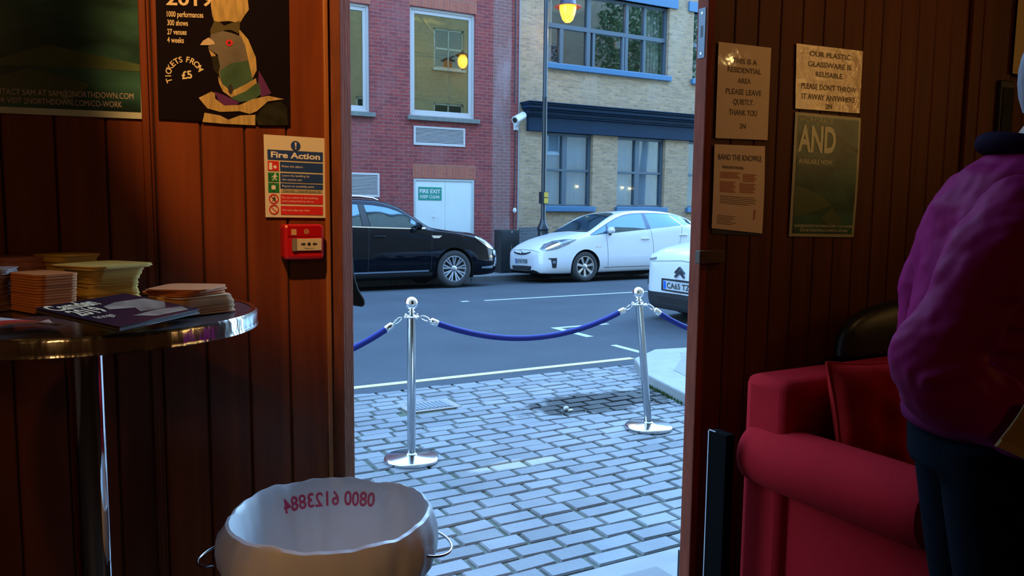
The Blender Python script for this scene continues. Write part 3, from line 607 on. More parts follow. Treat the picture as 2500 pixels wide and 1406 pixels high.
def cushion(name, c, w, h, t, rx, rz, m, label, crumple=.006, seed=0):
    G = [[], []]; n = 28; R = Matrix.Rotation(rz, 4, 'Z')@Matrix.Rotation(rx, 4, 'X'); T = Matrix.Translation(c)
    for s in (1, -1):
        rows = []
        for j in range(n+1):
            row = []
            for i in range(n+1):
                u = 2*i/n-1; v = 2*j/n-1; pin = 1-.10*(abs(u)**2*(1-abs(v)**2)+abs(v)**2*(1-abs(u)**2))
                th = t/2*((1-u**4)*(1-v**4))**.5*(1+.15*math.sin(3*u+seed)*math.cos(2*v+seed))+crumple*math.sin(9*u+4*v+seed)*math.sin(5*v-3*u)*(1-u*u)*(1-v*v)
                row.append(T@R@Vector((u*w/2*pin, s*th, v*h/2*pin)))
            rows.append(row)
        G[0 if s > 0 else 1] = rows
    b = MB(); b.grid(G[0]); b.grid([r[::-1] for r in G[1]])
    root = empty(name, Vector(c)-Vector((0, 0, h/2)), label, 'cushion'); b.build('cover', m, root, True)
    pts = [G[0][0][i] for i in range(n+1)]+[G[0][j][n] for j in range(1, n+1)]+[G[0][n][i] for i in range(n-1, -1, -1)]+[G[0][j][0] for j in range(n-1, -1, -1)]
    b = MB(); b.tube(pts, .004, 8, cap=False); b.build('piping', m, root, True)
cushion('cushion', (2.11, 1.465, .915), .44, .40, .11, math.radians(-10), math.radians(-4), M_cush, 'crumpled red cushion slumped in the corner behind the rolled sofa arm', .012, 1)
cushion('cushion', (2.60, 1.475, .915), .54, .42, .12, math.radians(-9), 0, M_cush, 'red back cushion rising behind the purple sleeve', .008, 2)
q = [at(x, y, Y=1.83) for x, y in ((2025, 868), (2040, 790), (2075, 750), (2130, 728), (2210, 722), (2330, 730), (2380, 800), (2390, 868))]
b = MB(); bx = (q[0].x+q[-1].x)/2; hw = (q[-1].x-q[0].x)/2; zb = 1.047; hh = q[4].z-zb
G = []
for v in np.linspace(0, 1, 15):
    s = (1-v**3.2)**.5 if v < 1 else 0; d = .055*(1-v**3)**.5
    G.append([(bx+hw*s*np.sign(math.cos(t))*abs(math.cos(t))**.6, 1.80+d*np.sign(math.sin(t))*abs(math.sin(t))**.7, zb+hh*v) for t in np.linspace(0, 2*math.pi, 41)[:-1]])
b.grid(G, 0, True); b.add([G[0][i] for i in range(40)], [tuple(range(40))])
root = empty('bag', (bx, 1.80, zb), 'black rounded bag resting on top of the sofa back', 'bag'); b.build('body', mat('black_leather', (.010, .010, .009), .42, bump=.25, bscale=12), root, True)
b = MB(); b.tube([(bx-.10, 1.742, zb+hh*.72), (bx-.06, 1.738, zb+hh*.62), (bx+.06, 1.738, zb+hh*.62), (bx+.1, 1.742, zb+hh*.72)], .004, 8); b.build('strap', M_black, root, True)
root = empty('equipment_case', (1.755, 1.75, FZ), 'black case with thin metal edging between door edge and sofa', 'case')
b = MB(); b.box(1.705, 1.740, 1.705, 1.780, FZ, .872); b.build('body', mat('black_laminate', (.003, .003, .003), .8, spec=.05), root, bevel=.003)
b = MB(); b.box(1.7035, 1.7055, 1.7775, 1.7815, FZ, .875); b.box(1.7035, 1.7075, 1.750, 1.7815, .871, .875); b.build('edging', M_steel, root)

# ------------------------------------------------------------------ person
pc = at(2440, 700, D=1.60); FA = math.atan2(-math.sin(_a), math.cos(_a))
person = empty('person', (pc.x, pc.y, FZ), 'person in purple jacket and dark jeans standing side-on at the right edge, hand at waist', 'person', rot=(0, 0, FA-.20))
def ell(b, secs, n=28, p=2.0):
    G = []
    for cx, cy, cz, rx, ry in secs:
        row = []
        for k in range(n):
            t = 2*math.pi*k/n; c, s = math.cos(t), math.sin(t)
            row.append((cx+rx*np.sign(c)*abs(c)**(2/p), cy+ry*np.sign(s)*abs(s)**(2/p), cz))
        G.append(row)
    b.grid(G, 0, True); b.add(G[0], [tuple(range(n))]); b.add(G[-1], [tuple(range(n))])
def rem(o, v, sm=6, extra=None):
    q = o.modifiers.new('union', 'REMESH'); q.mode = 'VOXEL'; q.voxel_size = v; q.use_smooth_shade = True
    q = o.modifiers.new('smooth', 'SMOOTH'); q.iterations = sm; q.factor = .5
z0 = -FZ
ARM = {-1: [(-.02, -.155, 1.315), (-.07, -.200, 1.265), (-.135, -.235, 1.13), (-.185, -.245, 1.02), (-.06, -.235, .935), (.09, -.19, .895)],
       1: [(-.01, .165, 1.325), (-.02, .205, 1.27), (-.05, .235, 1.13), (-.045, .235, 1.02), (.06, .215, .96), (.17, .15, .93)]}
b = MB()
ell(b, [(-.02, 0, .80, .105, .155), (-.02, 0, .88, .12, .165), (-.01, 0, .98, .10, .15), (0, 0, 1.10, .105, .155), (.0, 0, 1.22, .115, .17), (0, 0, 1.32, .095, .17), (.02, 0, 1.38, .06, .10)])
b.tube([(.03, 0, 1.34), (.06, 0, 1.42), (.10, 0, 1.48)], [.058, .055, .056], 20)
b.sphere((.135, 0, 1.555), .1, sc=(.98, .76, 1.12)); b.sphere((.165, 0, 1.49), .07, sc=(.95, .78, .75))
b.tube([(.215, 0, 1.565), (.245, 0, 1.525), (.228, 0, 1.515)], [.010, .014, .010], 10)
b.tube([(.218, -.022, 1.478), (.230, 0, 1.480), (.218, .022, 1.478)], [.006, .008, .006], 8)
for s in (-1, 1):
    b.tube([(.125, s*.076, 1.575), (.118, s*.084, 1.555), (.13, s*.078, 1.53)], [.012, .016, .009], 10)
    A = ARM[s]; b.tube(catmull(A, 4), [.045-.022*i/20 for i in range(21)], 18)
    w = Vector(A[-1]); d = (w-Vector(A[-2])).normalized(); sd = Vector((0, 0, 1)).cross(d).normalized(); up = d.cross(sd)
    b.tube([w, w+d*.03, w+d*.06, w+d*.085], [.024, .030, .032, .028], 14)
    for k in range(4):
        o_ = w+d*.08+up*(.0)+sd*(.028-.0185*k); L = (.034, .040, .038, .030)[k]
        b.tube([o_-d*.02, o_+d*L, o_+d*(L+.016)-up*.022, o_+d*(L+.006)-up*.045], [.0095, .009, .0085, .007], 10)
    b.tube([w+d*.025+sd*-.02*s, w+d*.055-sd*.045*s-up*.012, w+d*.085-sd*.048*s-up*.022], [.012, .011, .009], 10)
    b.tube([(-.02, s*.09, .86), (0, s*.10, .62), (.01, s*.10, .47), (-.01, s*.105, .30), (-.02, s*.11, .08)], [.088, .078, .056, .052, .036], 20)
    b.tube([(-.05, s*.11, .045), (.03, s*.115, .04), (.14, s*.125, .03), (.18, s*.13, .025)], [.035, .036, .032, .02], 14)
o = b.build('body', mat('skin', (.55, .32, .22), .55), person, True, local=True, fix=False); rem(o, .0055, 4)
b = MB()
for s in (-1, 1): b.sphere((.212, s*.032, 1.565), .0125)
b.build('eye', mat('eye_white', (.6, .6, .58), .2), person, True, local=True)
b = MB()
G = []
for i in range(15):
    t = math.pi*i/14*.93; row = []
    for k in range(36):
        a = 2*math.pi*k/36; cut = 1 if math.cos(a) < .35 or t < .95 else max(.5, 1-(t-.95)*1.2)
        r = 1+.03*math.sin(9*a+3*t)+.02*math.sin(23*a); tt = min(t, 2.15 if math.cos(a) < .1 else 1.05+.5*(1-math.cos(a)))
        row.append((.128+.108*r*math.sin(tt)*math.cos(a)-.012, .088*r*math.sin(tt)*math.sin(a), 1.56+.122*math.cos(tt)*1.03))
    G.append(row)
b.grid(G, 0, True); b.build('hair', mat('grey_hair', (.42, .40, .42), .6, var=.35, scale=30, stretch=(1, 1, .2), bump=.6, bscale=70), person, True, local=True)
M_jk = mat('purple_jacket_nylon', (.30, .012, .10), .6, spec=.05, var=.12, scale=6, bump=.05, bscale=9)
b = MB()
ell(b, [(-.02, 0, .905, .125, .165), (-.02, 0, .93, .135, .175), (-.015, 0, .98, .155, .20), (-.005, 0, 1.10, .150, .20), (.0, 0, 1.22, .148, .20), (-.005, 0, 1.31, .130, .185), (.01, 0, 1.37, .10, .14), (.035, 0, 1.41, .072, .085)])
for s in (-1, 1):
    A = catmull(ARM[s][:-1]+[tuple(Vector(ARM[s][-1])-Vector((.015, 0, -.012)))], 8); R = pchip([(0, .062), (6, .074), (12, .078), (20, .073), (24, .080), (30, .070), (36, .056), (40, .042)])
    rr = []
    for i in range(len(A)):
        rr.append(R(i)*.93*(1+.02*math.sin(i*.8+s)))
    b.tube(A, rr, 28)
    # gathered creases at the elbow and shoulder
    for k, (i0, da, rr_) in enumerate(((13, 3.6, .012), (18, 1.1, .022), (22, 4.0, .024), (24, 2.6, .02), (27, 5.2, .02), (30, .4, .018))):
        c = A[i0]; n_ = (A[i0+1]-A[i0-1]).normalized(); u = n_.orthogonal().normalized(); w = n_.cross(u)
        pts = [c+(u*math.cos(da+t)+w*math.sin(da+t))*(R(i0)-.012)+n_*(t-.8)*.045 for t in np.linspace(0, 1.9, 9)]
        b.tube(pts, [rr_*math.sin(math.pi*(j+.6)/10) for j in range(9)], 10)
for k in range(6):
    z = 1.03+.045*k; b.tube([(-.13+.02*k, -.14, z), (-.06, -.195, z+.03), (.05, -.20, z+.02-.02*k)], [.010, .016, .008], 10)
o = b.build('jacket', M_jk, person, True, local=True, fix=False); rem(o, .0065, 4)
tx = bpy.data.textures.new('creases', 'CLOUDS'); tx.noise_scale = .085; tx.noise_depth = 2
q = o.modifiers.new('creases', 'DISPLACE'); q.texture = tx; q.strength = .024; q.mid_level = .5; q.texture_coords = 'LOCAL'
b = MB(); G = []
for r, z in ((.128, .905), (.138, .90), (.142, .885), (.140, .87), (.132, .862), (.122, .87)):
    G.append([(-.02+r*math.cos(2*math.pi*k/120)*(1+.008*(k % 2)), (r+.038)*math.sin(2*math.pi*k/120)*(1+.006*(k % 2)), z) for k in range(120)])
b.grid(G, 0, True); b.build('waistband', mat('purple_ribbing', (.13, .008, .05), .85, spec=.05), person, True, local=True)
b = MB(); b.tube([(.035+.075*math.cos(t), .078*math.sin(t), 1.415+.03*math.cos(t)*-.6) for t in np.linspace(.5, 2*math.pi-.5, 25)], .020, 12); b.build('collar', mat('dark_collar', (.012, .004, .014), .85, spec=.05), person, True, local=True)
b = MB(); ell(b, [(-.02, 0, .78, .125, .17), (-.02, 0, .86, .128, .175), (-.02, 0, .895, .118, .165)])
for s in (-1, 1): b.tube([(-.02, s*.085, .86), (.01, s*.095, .62), (.02, s*.10, .47), (.0, s*.105, .30), (-.015, s*.11, .06)], [.105, .095, .078, .072, .066], 24)
o = b.build('jeans', mat('dark_navy_denim', (.003, .006, .010), .9, spec=.05, bump=.15, bscale=160), person, True, local=True, fix=False); rem(o, .009, 5)
for s in (-1, 1):
    b = MB(); G = []
    for x, w_, h_ in ((-.095, .02, .05), (-.085, .036, .08), (-.04, .042, .09), (.03, .042, .075), (.10, .048, .06), (.16, .042, .048), (.19, .025, .035)):
        G.append([(x+.0, s*(.115+.03*max(x, 0))+w_*math.cos(t), max(.0, h_/2+h_/2*math.sin(t))) for t in np.linspace(0, 2*math.pi, 21)[:-1]])
    b.grid(G, 0, True); b.add(G[0], [tuple(range(20))]); b.add(G[-1], [tuple(range(20))]); b.build('shoe', M_black, person, True, local=True)
# tan cloth held in front of the waist
P = Quad(at(2508, 972, D=1.27), at(2690, 972, D=1.27), at(2640, 1180, D=1.27), at(2432, 1090, D=1.27))
root = empty('tan_cloth', P.p(.5, 1), 'tan cloth with a stitched hem hanging at waist height by the right edge', 'cloth')
b = MB(); F = [[P.p(u, v, .004*math.sin(9*u+4*v)) for u in np.linspace(0, 1, 17)] for v in np.linspace(0, 1, 13)]; b.grid(F); b.build('panel', mat('tan_canvas', (.42, .27, .09), .8, bump=.2, bscale=150), root, True, solid=.004)
b = MB(); F = [[P.p(u, v, .004*math.sin(9*u+4*v)+.004) for u in np.linspace(0, 1, 17)] for v in (.86, .90, .97, 1.0)]; b.grid(F); b.build('hem', mat('tan_canvas_hem', (.48, .32, .11), .8), root, True, solid=.003)
# ------------------------------------------------------------------ street ground
def gloss_glass(name, tint, refl=.28, base=(.01, .015, .02), rough=.02, opaque=False):
    m = bpy.data.materials.new(name); m.use_nodes = True; n = m.node_tree; n.nodes.clear(); L = n.links.new
    o = n.nodes.new('ShaderNodeOutputMaterial'); g = n.nodes.new('ShaderNodeBsdfGlossy'); g.inputs['Roughness'].default_value = rough; g.inputs['Color'].default_value = (*tint, 1)
    if opaque: t = n.nodes.new('ShaderNodeBsdfDiffuse'); t.inputs['Color'].default_value = (*base, 1)
    else: t = n.nodes.new('ShaderNodeBsdfTransparent'); t.inputs['Color'].default_value = (*base, 1)
    lw = n.nodes.new('ShaderNodeLayerWeight'); lw.inputs[0].default_value = .35
    ma = n.nodes.new('ShaderNodeMath'); ma.operation = 'MULTIPLY_ADD'; L(lw.outputs['Fresnel'], ma.inputs[0]); ma.inputs[1].default_value = .75; ma.inputs[2].default_value = refl; ma.use_clamp = True
    mx = n.nodes.new('ShaderNodeMixShader'); L(ma.outputs[0], mx.inputs[0]); L(t.outputs[0], mx.inputs[1]); L(g.outputs[0], mx.inputs[2]); L(mx.outputs[0], o.inputs[0])
    return m
def sett_mat():
    m = mat('granite_setts', (.36, .36, .36), .6, spec=.2, bump=.35, bscale=55); n = m.node_tree; b = n.nodes['Principled BSDF']; L = n.links.new
    tc = n.nodes.new('ShaderNodeTexCoord'); no = n.nodes.new('ShaderNodeTexNoise'); no.inputs['Scale'].default_value = 2.2; no.inputs['Detail'].default_value = 7; L(tc.outputs['Object'], no.inputs[0])
    at_ = n.nodes.new('ShaderNodeAttribute'); at_.attribute_name = 'tone'
    r = n.nodes.new('ShaderNodeValToRGB'); r.color_ramp.elements[0].position = .3; r.color_ramp.elements[0].color = (.135, .144, .150, 1); r.color_ramp.elements[1].position = .7; r.color_ramp.elements[1].color = (.200, .200, .195, 1); L(no.outputs[0], r.inputs[0])
    mu = n.nodes.new('ShaderNodeMixRGB'); mu.blend_type = 'MULTIPLY'; mu.inputs[0].default_value = 1; L(r.outputs[0], mu.inputs[1]); L(at_.outputs['Color'], mu.inputs[2])
    # a wet dark stain and a dry pale one, both ragged patches on the stone
    col = mu.outputs[0]
    for (cx, cy, rx, ry, dark, k, rough) in ((3.72, 5.06, .80, .30, (.010, .011, .010), .10, .5), (2.35, 4.05, .34, .07, (.29, .27, .23), .20, None), (2.75, 4.75, .5, .12, (.15, .155, .16), .2, None)):
        sp = n.nodes.new('ShaderNodeSeparateXYZ'); L(tc.outputs['Object'], sp.inputs[0])
        n3 = n.nodes.new('ShaderNodeTexNoise'); n3.inputs['Scale'].default_value = 5; n3.inputs['Detail'].default_value = 6; L(tc.outputs['Object'], n3.inputs[0])
        def mth(op, a, c=None, d=None):
            q = n.nodes.new('ShaderNodeMath'); q.operation = op
            for i, z in enumerate((a, c, d)):
                if z is None: continue
                if isinstance(z, (int, float)): q.inputs[i].default_value = z
                else: L(z, q.inputs[i])
            return q.outputs[0]
        dx = mth('DIVIDE', mth('SUBTRACT', sp.outputs[0], cx), rx); dy = mth('DIVIDE', mth('SUBTRACT', sp.outputs[1], cy), ry)
        d2 = mth('ADD', mth('MULTIPLY', dx, dx), mth('MULTIPLY', dy, dy)); e = mth('ADD', mth('SQRT', d2), mth('MULTIPLY_ADD', n3.outputs[0], 1.5, -.75))
        f = mth('SMOOTH_MIN', 1, mth('MAXIMUM', 0, mth('DIVIDE', mth('SUBTRACT', 1, e), k*2)), .05)
        f2 = mth('MINIMUM', 1, f)
        mx = n.nodes.new('ShaderNodeMixRGB'); L(f2, mx.inputs[0]); L(col, mx.inputs[1]); mx.inputs[2].default_value = (*dark, 1); col = mx.outputs[0]
        if rough: L(mth('MULTIPLY_ADD', f2, rough-.55, .55), b.inputs['Roughness'])
    L(col, b.inputs['Base Color']); return m
b = MB(); tones = []; px_, py_ = .2275, .1165; rnd = random.Random(7)
y = 2.70; j = 0
def kerb_x(y): # inner edge of the raised pavement on the right
    return 4.56+(y-5.75)*.55 if y > 4.2 else 3.9+(y-4.2)*.2
while y < 6.12:
    x = -1.2+(j % 2)*px_/2+rnd.uniform(-.012, .012)
    while x < 5.2:
        w = px_*rnd.uniform(.9, 1.1); g = rnd.uniform(.014, .028)
        if 2.20 < x+w/2 < 2.66 and 5.42 < y+.05 < 5.74: x += w; continue
        if x+w > 5.05: break
        h = rnd.uniform(-.003, .003); x0, x1, y0, y1 = x, x+w-g, y, y+py_-rnd.uniform(.008, .014); s = .006; e = [rnd.uniform(-.004, .004) for _ in range(4)]
        lo = [(x0, y0+e[0], -.02), (x1, y0+e[1], -.02), (x1, y1+e[2], -.02), (x0, y1+e[3], -.02)]
        md = [(p[0], p[1], h-.009) for p in lo]
        hi = [(x0+s, y0+s+e[0], h+rnd.uniform(-.002, .002)), (x1-s, y0+s+e[1], h+rnd.uniform(-.002, .002)), (x1-s, y1-s+e[2], h+rnd.uniform(-.002, .002)), (x0+s, y1-s+e[3], h+rnd.uniform(-.002, .002))]
        q = [(i, (i+1) % 4, 4+(i+1) % 4, 4+i) for i in range(4)]+[(4+i, 4+(i+1) % 4, 8+(i+1) % 4, 8+i) for i in range(4)]+[(8, 9, 10, 11)]
        b.add(lo+md+hi, q); tones += [rnd.uniform(.78, 1.12)]*12; x += w
    y += py_; j += 1
M_sett = sett_mat(); o = b.build('paving', M_sett, fix=False); o.data.polygons.foreach_set('use_smooth', [False]*len(o.data.polygons))
ca = o.data.color_attributes.new('tone', 'FLOAT_COLOR', 'POINT')
for i, t in enumerate(tones): ca.data[i].color = (t, t, t, 1)
struct(o)
b = MB(); b.box(-3, 5.3, 2.0, 6.16, -.06, -.012); struct(b.build('paving_joints', mat('mossy_grit', (.16, .17, .14), .9, var=1, scale=3.5, col2=(.07, .10, .045))))
b = MB(); rnd = random.Random(3)
x = -2.5
for j, (y0, y1) in enumerate(((2.03, 2.36), (2.37, 2.69))):
    x = -2.5+.2*j
    while x < 5: w = rnd.uniform(.5, .8); b.box(x, x+w-.012, y0, y1-.01, -.03, .001); x += w
struct(b.build('flagstones', mat('york_flagstone', (.38, .36, .33), .7, var=.25, scale=4, bump=.2, bscale=20), bevel=.004))
# drain cover
root = empty('drain_cover', (2.43, 5.58, 0), 'small square drain cover set in the setts left of centre', 'drain cover')
b = MB(); b.box(2.215, 2.645, 5.435, 5.72, -.03, .001); b.build('surround', mat('pale_concrete', (.42, .36, .30), .8, var=.3, scale=10), root)
b = MB(); b.box(2.27, 2.59, 5.475, 5.68, -.02, .004)
for i in range(9): b.box(2.285+i*.033, 2.303+i*.033, 5.485, 5.67, .004, .008)
b.build('grating', mat('cast_iron', (.28, .31, .33), .45, .3), root)
b = MB(); c = at(1382, 998, Z=.012); b.sphere((c.x, c.y, .016), .022, 12, 8, (1, .8, .8)); b.sphere((c.x+.012, c.y-.045, .010), .017, 12, 8, (1.2, .8, .6)); tag(b.build('litter', mat('litter_white', (.8, .8, .8), .5), None, True), 'tiny scrap of white litter at the edge of the dark wet patch', 'litter')
# road with falling far gutter
M_road = mat('asphalt', (.085, .10, .115), .85, spec=.15, var=.22, scale=1.1, bump=.5, bscale=140)
def road_z(y): return 0 if y < 13.2 else -(y-13.2)*.0526
b = MB(); G = [[(x, y, road_z(y)) for x in (-14, 0, 6, 12, 20, 34)] for y in (6.16, 9, 13.2, 15.2)]; b.grid(G); b.grid([[(x, y, -.25) for x in (-14, 34)] for y in (6.16, 15.2)]); o = b.build('road', M_road, fix=False); struct(o)
M_line = mat('white_road_paint', (.62, .64, .60), .7, var=.2, scale=25); M_yel = mat('yellow_road_paint', (.80, .58, .26), .7, var=.15, scale=25)
b = MB(); b.box(-12, 5.05, 6.365, 6.455, 0, .003); o = b.build('yellow_line', M_yel); tag(o, kind='structure')
b = MB(); b.box(5.95, 16, 11.38, 11.46, 0, .003); b.box(5.55, 5.68, 11.40, 11.50, 0, .003)
b.box(5.38, 5.48, 7.70, 8.50, 0, .003); b.box(5.48, 6.25, 8.42, 8.50, 0, .003); b.box(5.30, 5.38, 6.62, 7.12, 0, .003)
o = b.build('white_lines', M_line); tag(o, kind='structure')
b = MB()
x = -14
while x < 34: b.box(x, x+.895, 15.2, 15.35, -.2, .02); x += .9
struct(b.build('kerb_far', mat('granite_kerb', (.20, .21, .21), .7, var=.3, scale=6), bevel=.012))
b = MB()
x = -14
while x < 34: b.box(x, x+.745, 15.35, 16.0, -.1, .015); b.box(x+.3, x+1.045, 16.005, 16.42, -.1, .015); x += .75
struct(b.build('pavement_far', mat('far_flagstone', (.26, .27, .27), .8, var=.2, scale=3)))
kp = [at(1548, 874, Z=.09), at(1598, 852, Z=.09)]
A0 = kp[0]; A1 = kp[1]; A2 = at(1672, 848, Z=.09); B1 = at(1575, 912, Z=.09); B2 = at(1668, 958, Z=.09)
d = (B2-B1).normalized(); B3 = B2+d*2.4
top = [A0, A1, A2, Vector((9, A2.y+.12, .09)), Vector((16, A2.y+.2, .09)), Vector((16, 2.4, .09)), B3, B2, B1]
b = MB(); b.prism([(p.x, p.y, .09) for p in top], (0, 0, -.2)); o = b.build('kerb_near', mat('granite_kerb_near', (.36, .37, .36), .6, var=.2, scale=8, bump=.2, bscale=40), bevel=.015); struct(o)
cen = Vector((9, 4, .09)); inn = [A0+Vector((.38, -.25, 0)), A1+Vector((.1, -.28, 0)), A2+Vector((0, -.26, 0)), Vector((9, A2.y-.16, .09)), Vector((15.8, A2.y-.1, .09)), Vector((15.8, 2.4, .09)), B3+Vector((.3, 0, 0)), B2+Vector((.30, .04, 0)), B1+Vector((.32, .0, 0))]
b = MB(); b.prism([(p.x, p.y, .0935) for p in inn], (0, 0, -.02)); struct(b.build('pavement_near', mat('near_flagstone', (.33, .32, .29), .8, var=.2, scale=3)))
b = MB(); rnd = random.Random(11)
for i in range(260):
    t = rnd.random(); p = (B1*(1-t)+B2*t) if t < 1 else B2; x, y = p.x-.01-rnd.random()*.03, p.y-.01-rnd.random()*.02; h = rnd.uniform(.01, .035)
    b.add([(x-.004, y, 0), (x+.004, y, 0), (x+rnd.uniform(-.012, .012), y+rnd.uniform(-.012, .012), h)], [(0, 1, 2)])
tag(b.build('moss', mat('moss_green', (.10, .20, .03), .9), fix=False), 'green moss growing along the foot of the raised kerb', 'moss', kind='stuff')

# ------------------------------------------------------------------ rope barrier
def stanchion(x, y, lean, label):
    root = empty('stanchion', (x, y, 0), label, 'rope post', 'chrome rope posts outside the door')
    b = MB(); b.lathe([(0, 0), (.158, 0), (.165, .004), (.166, .018), (.160, .026), (.152, .029), (.06, .034), (.036, .040), (0, .040)], (0, 0, 0), 64); b.build('base', M_base, root, True, local=True)
    T = Matrix.Shear('XY', 4, (lean[0], lean[1]))
    b = MB(); b.lathe([(0, .034), (.034, .034), (.034, .044), (.0255, .05), (.0255, .872), (.030, .876), (.030, .888), (.016, .897), (0, .897)], (0, 0, 0), 32, M=T); b.build('pole', M_pole, root, True, local=True)
    b = MB(); b.lathe([(.014, .893), (.014, .905), (.024, .910), (.014, .916), (.012, .925), (0, .925)], (0, 0, 0), 24, M=T); c = T@Vector((0, 0, .962)); b.sphere(c, .039, 32, 20); b.build('finial', M_chrome, root, True, local=True)
    b = MB(); b.lathe([(.024, .876), (.048, .879), (.050, .883), (.046, .887), (.024, .888)], (0, 0, 0), 32, M=T)
    for k in range(4):
        a = k*math.pi/2+.4; c = T@Vector((.048*math.cos(a), .048*math.sin(a), .882)); u = Vector((math.cos(a), math.sin(a), 0)); b.tube([c+u*.010*math.cos(t)+Vector((0, 0, .010*math.sin(t))) for t in np.linspace(0, 2*math.pi, 13)], .003, 8)
    b.build('rope_ring', M_chrome, root, True, local=True)
    return root
M_base = mat('dull_chrome_base', (.66, .66, .68), .16, 1, var=.15, scale=12); M_pole = mat('satin_chrome', (.46, .47, .50), .13, 1)
sL = (1.80, 4.40); sR = (3.545, 4.295)
stanchion(*sL, (.004, .002), 'upright chrome rope post with ball top, left of the two')
stanchion(*sR, (-.125, .005), 'chrome rope post leaning to the left, beside the raised kerb')
def rope(p0, p1, sag, label, name='rope'):
    p0 = Vector(p0); p1 = Vector(p1); pts = []
    for i in range(33):
        t = i/32; q = p0*(1-t)+p1*t; q.z -= sag*4*t*(1-t)*(1+.0*t); pts.append(q)
    root = empty('barrier_rope', ((p0+p1)/2-Vector((0, 0, sag))), label, 'rope', 'blue barrier ropes between the posts')
    # arclength trims
    L = [0]
    for a, c in zip(pts, pts[1:]): L.append(L[-1]+(c-a).length)
    def P(s):
        for i in range(32):
            if L[i+1] >= s: k = (s-L[i])/(L[i+1]-L[i]); return pts[i]*(1-k)+pts[i+1]*k
        return pts[-1]
    T = L[-1]; b = MB(); b.tube([P(s) for s in np.linspace(.115, T-.115, 40)], .0185, 16); b.build('velvet', mat('royal_blue_velvet', (.010, .022, .30), .75), root, True)
    for e in (0, 1):
        f = (lambda s: P(s)) if not e else (lambda s: P(T-s))
        b = MB(); b.tube([f(s) for s in (.070, .076, .082, .12, .124)], [.010, .0185, .0205, .0205, .018], 16); b.build('end_cap', M_chrome, root, True)
        d = (f(.06)-f(0)).normalized(); w = d.cross(Vector((0, 0, 1))).normalized(); u = d.cross(w); c = f(.036)
        b = MB(); b.tube([c+d*.030*math.cos(t)+u*.012*math.sin(t) for t in np.linspace(0, 2*math.pi, 21)], .0036, 8); b.tube([f(.058), f(.075)], [.006, .008], 10); b.build('snap_hook', M_chrome, root, True)
zc = .880
tR = Vector((sR[0]-.125*.88, sR[1], zc)); tL = Vector((sL[0], sL[1], zc))
dd = (tR-tL).normalized()
rope(tL+dd*.055, tR-dd*.055, .178, 'blue velvet rope sagging between the two chrome posts')
stanchion(.22, 4.42, (0, 0), 'chrome rope post out of sight behind the left wall, holding the left rope')
stanchion(5.02, 4.02, (0, 0), 'chrome rope post out of sight behind the right wall, holding the right rope')
e1 = Vector((.22, 4.42, zc)); dd = (e1-tL).normalized(); rope(tL+dd*.055, e1-dd*.05, .25, 'blue velvet rope running left from the upright post behind the door post')
e2 = Vector((5.02, 4.02, zc)); dd = (e2-tR).normalized(); rope(tR+dd*.055, e2-dd*.05, .26, 'blue velvet rope running right from the leaning post behind the door edge')

# black cloth corner hanging outside by the left door post
q = [at(x, y, Y=2.275) for x, y in ((770, 330), (838, 330), (852, 560), (864, 640), (866, 670), (876, 705), (891, 730), (893, 742), (888, 750), (866, 747), (790, 720))]
b = MB(); b.prism([(p.x, p.y, p.z) for p in q], (0, .035, 0)); o = b.build('coat_tail', mat('black_cloth', (.006, .006, .006), .8), bevel=.006); tag(o, 'corner of a black hanging coat outside, low beside the left door post', 'coat')

# ------------------------------------------------------------------ own building, street side
M_yb = brick_mat('yellow_stock_brick', (.57, .39, .22), (.42, .29, .16), (.42, .36, .30), (.15, .13, .11), (.52, .47, .38), stain_amt=.35, seed=2)
M_rb = brick_mat('red_purple_brick', (.37, .055, .048), (.25, .034, .038), (.32, .16, .14), (.11, .035, .045), (.32, .14, .14), stain_amt=.6, seed=5)
def wall_holes(name, x0, x1, z0, z1, yf, yb, holes, m):
    xs = sorted({x0, x1, *[h[0] for h in holes], *[h[1] for h in holes]}); zs = sorted({z0, z1, *[h[2] for h in holes], *[h[3] for h in holes]}); b = MB()
    for a, c in zip(xs, xs[1:]):
        for e, f in zip(zs, zs[1:]):
            cx, cz = (a+c)/2, (e+f)/2
            if any(h[0] < cx < h[1] and h[2] < cz < h[3] for h in holes): continue
            b.box(a, c, yf, yb, e, f)
    o = b.build(name, m, fix=False); o['kind'] = 'structure'; return o
own = [(-3.6, -2.4, 3.9, 5.7), (-.2, 1.0, 3.9, 5.7), (3.3, 4.5, 3.9, 5.7), (6.8, 8.0, 3.9, 5.7), (10.3, 11.5, 3.9, 5.7), (13.6, 14.95, 3.9, 5.7), (13.6, 14.95, 7.1, 8.7), (6.8, 8.0, 7.1, 8.7), (.0, 1.2, 7.1, 8.7), (18.6, 19.9, 7.1, 8.7), (18.6, 19.9, 3.9, 5.7)]
wall_holes('wall_outside_front', -12, 30, -.02, 12.5, WY+.075, WY+.32, own+[(.658, 2.6, -.02, 3.3)], M_yb)
b = MB(); b.box(-12, 30, WY+.05, WY+.44, 12.5, 12.7); struct(b.build('parapet', mat('stone_coping', (.4, .39, .36), .8)))
wm_ = mat('white_sash_paint', (.7, .7, .68), .5); gl0 = gloss_glass('own_glass', (1, 1, 1), .03, (.02, .025, .03), opaque=True)
for i, (a, c, e, f) in enumerate(own):
    b = MB(); y0, y1 = WY+.20, WY+.26
    for q in ((a, a+.07, e, f), (c-.07, c, e, f), (a, c, e, e+.07), (a, c, f-.07, f), (a, c, (e+f)/2-.03, (e+f)/2+.03), ((a+c)/2-.02, (a+c)/2+.02, e, f)): b.box(q[0], q[1], y0, y1, q[2], q[3])
    b.box(a-.06, c+.06, WY+.20, WY+.40, e-.09, e); w = b.build('window_%d' % (20+i), wm_, fix=False); w['kind'] = 'structure'
    b = MB(); b.box(a, c, y0+.02, y0+.03, e, f); b.build('pane', gl0, w)
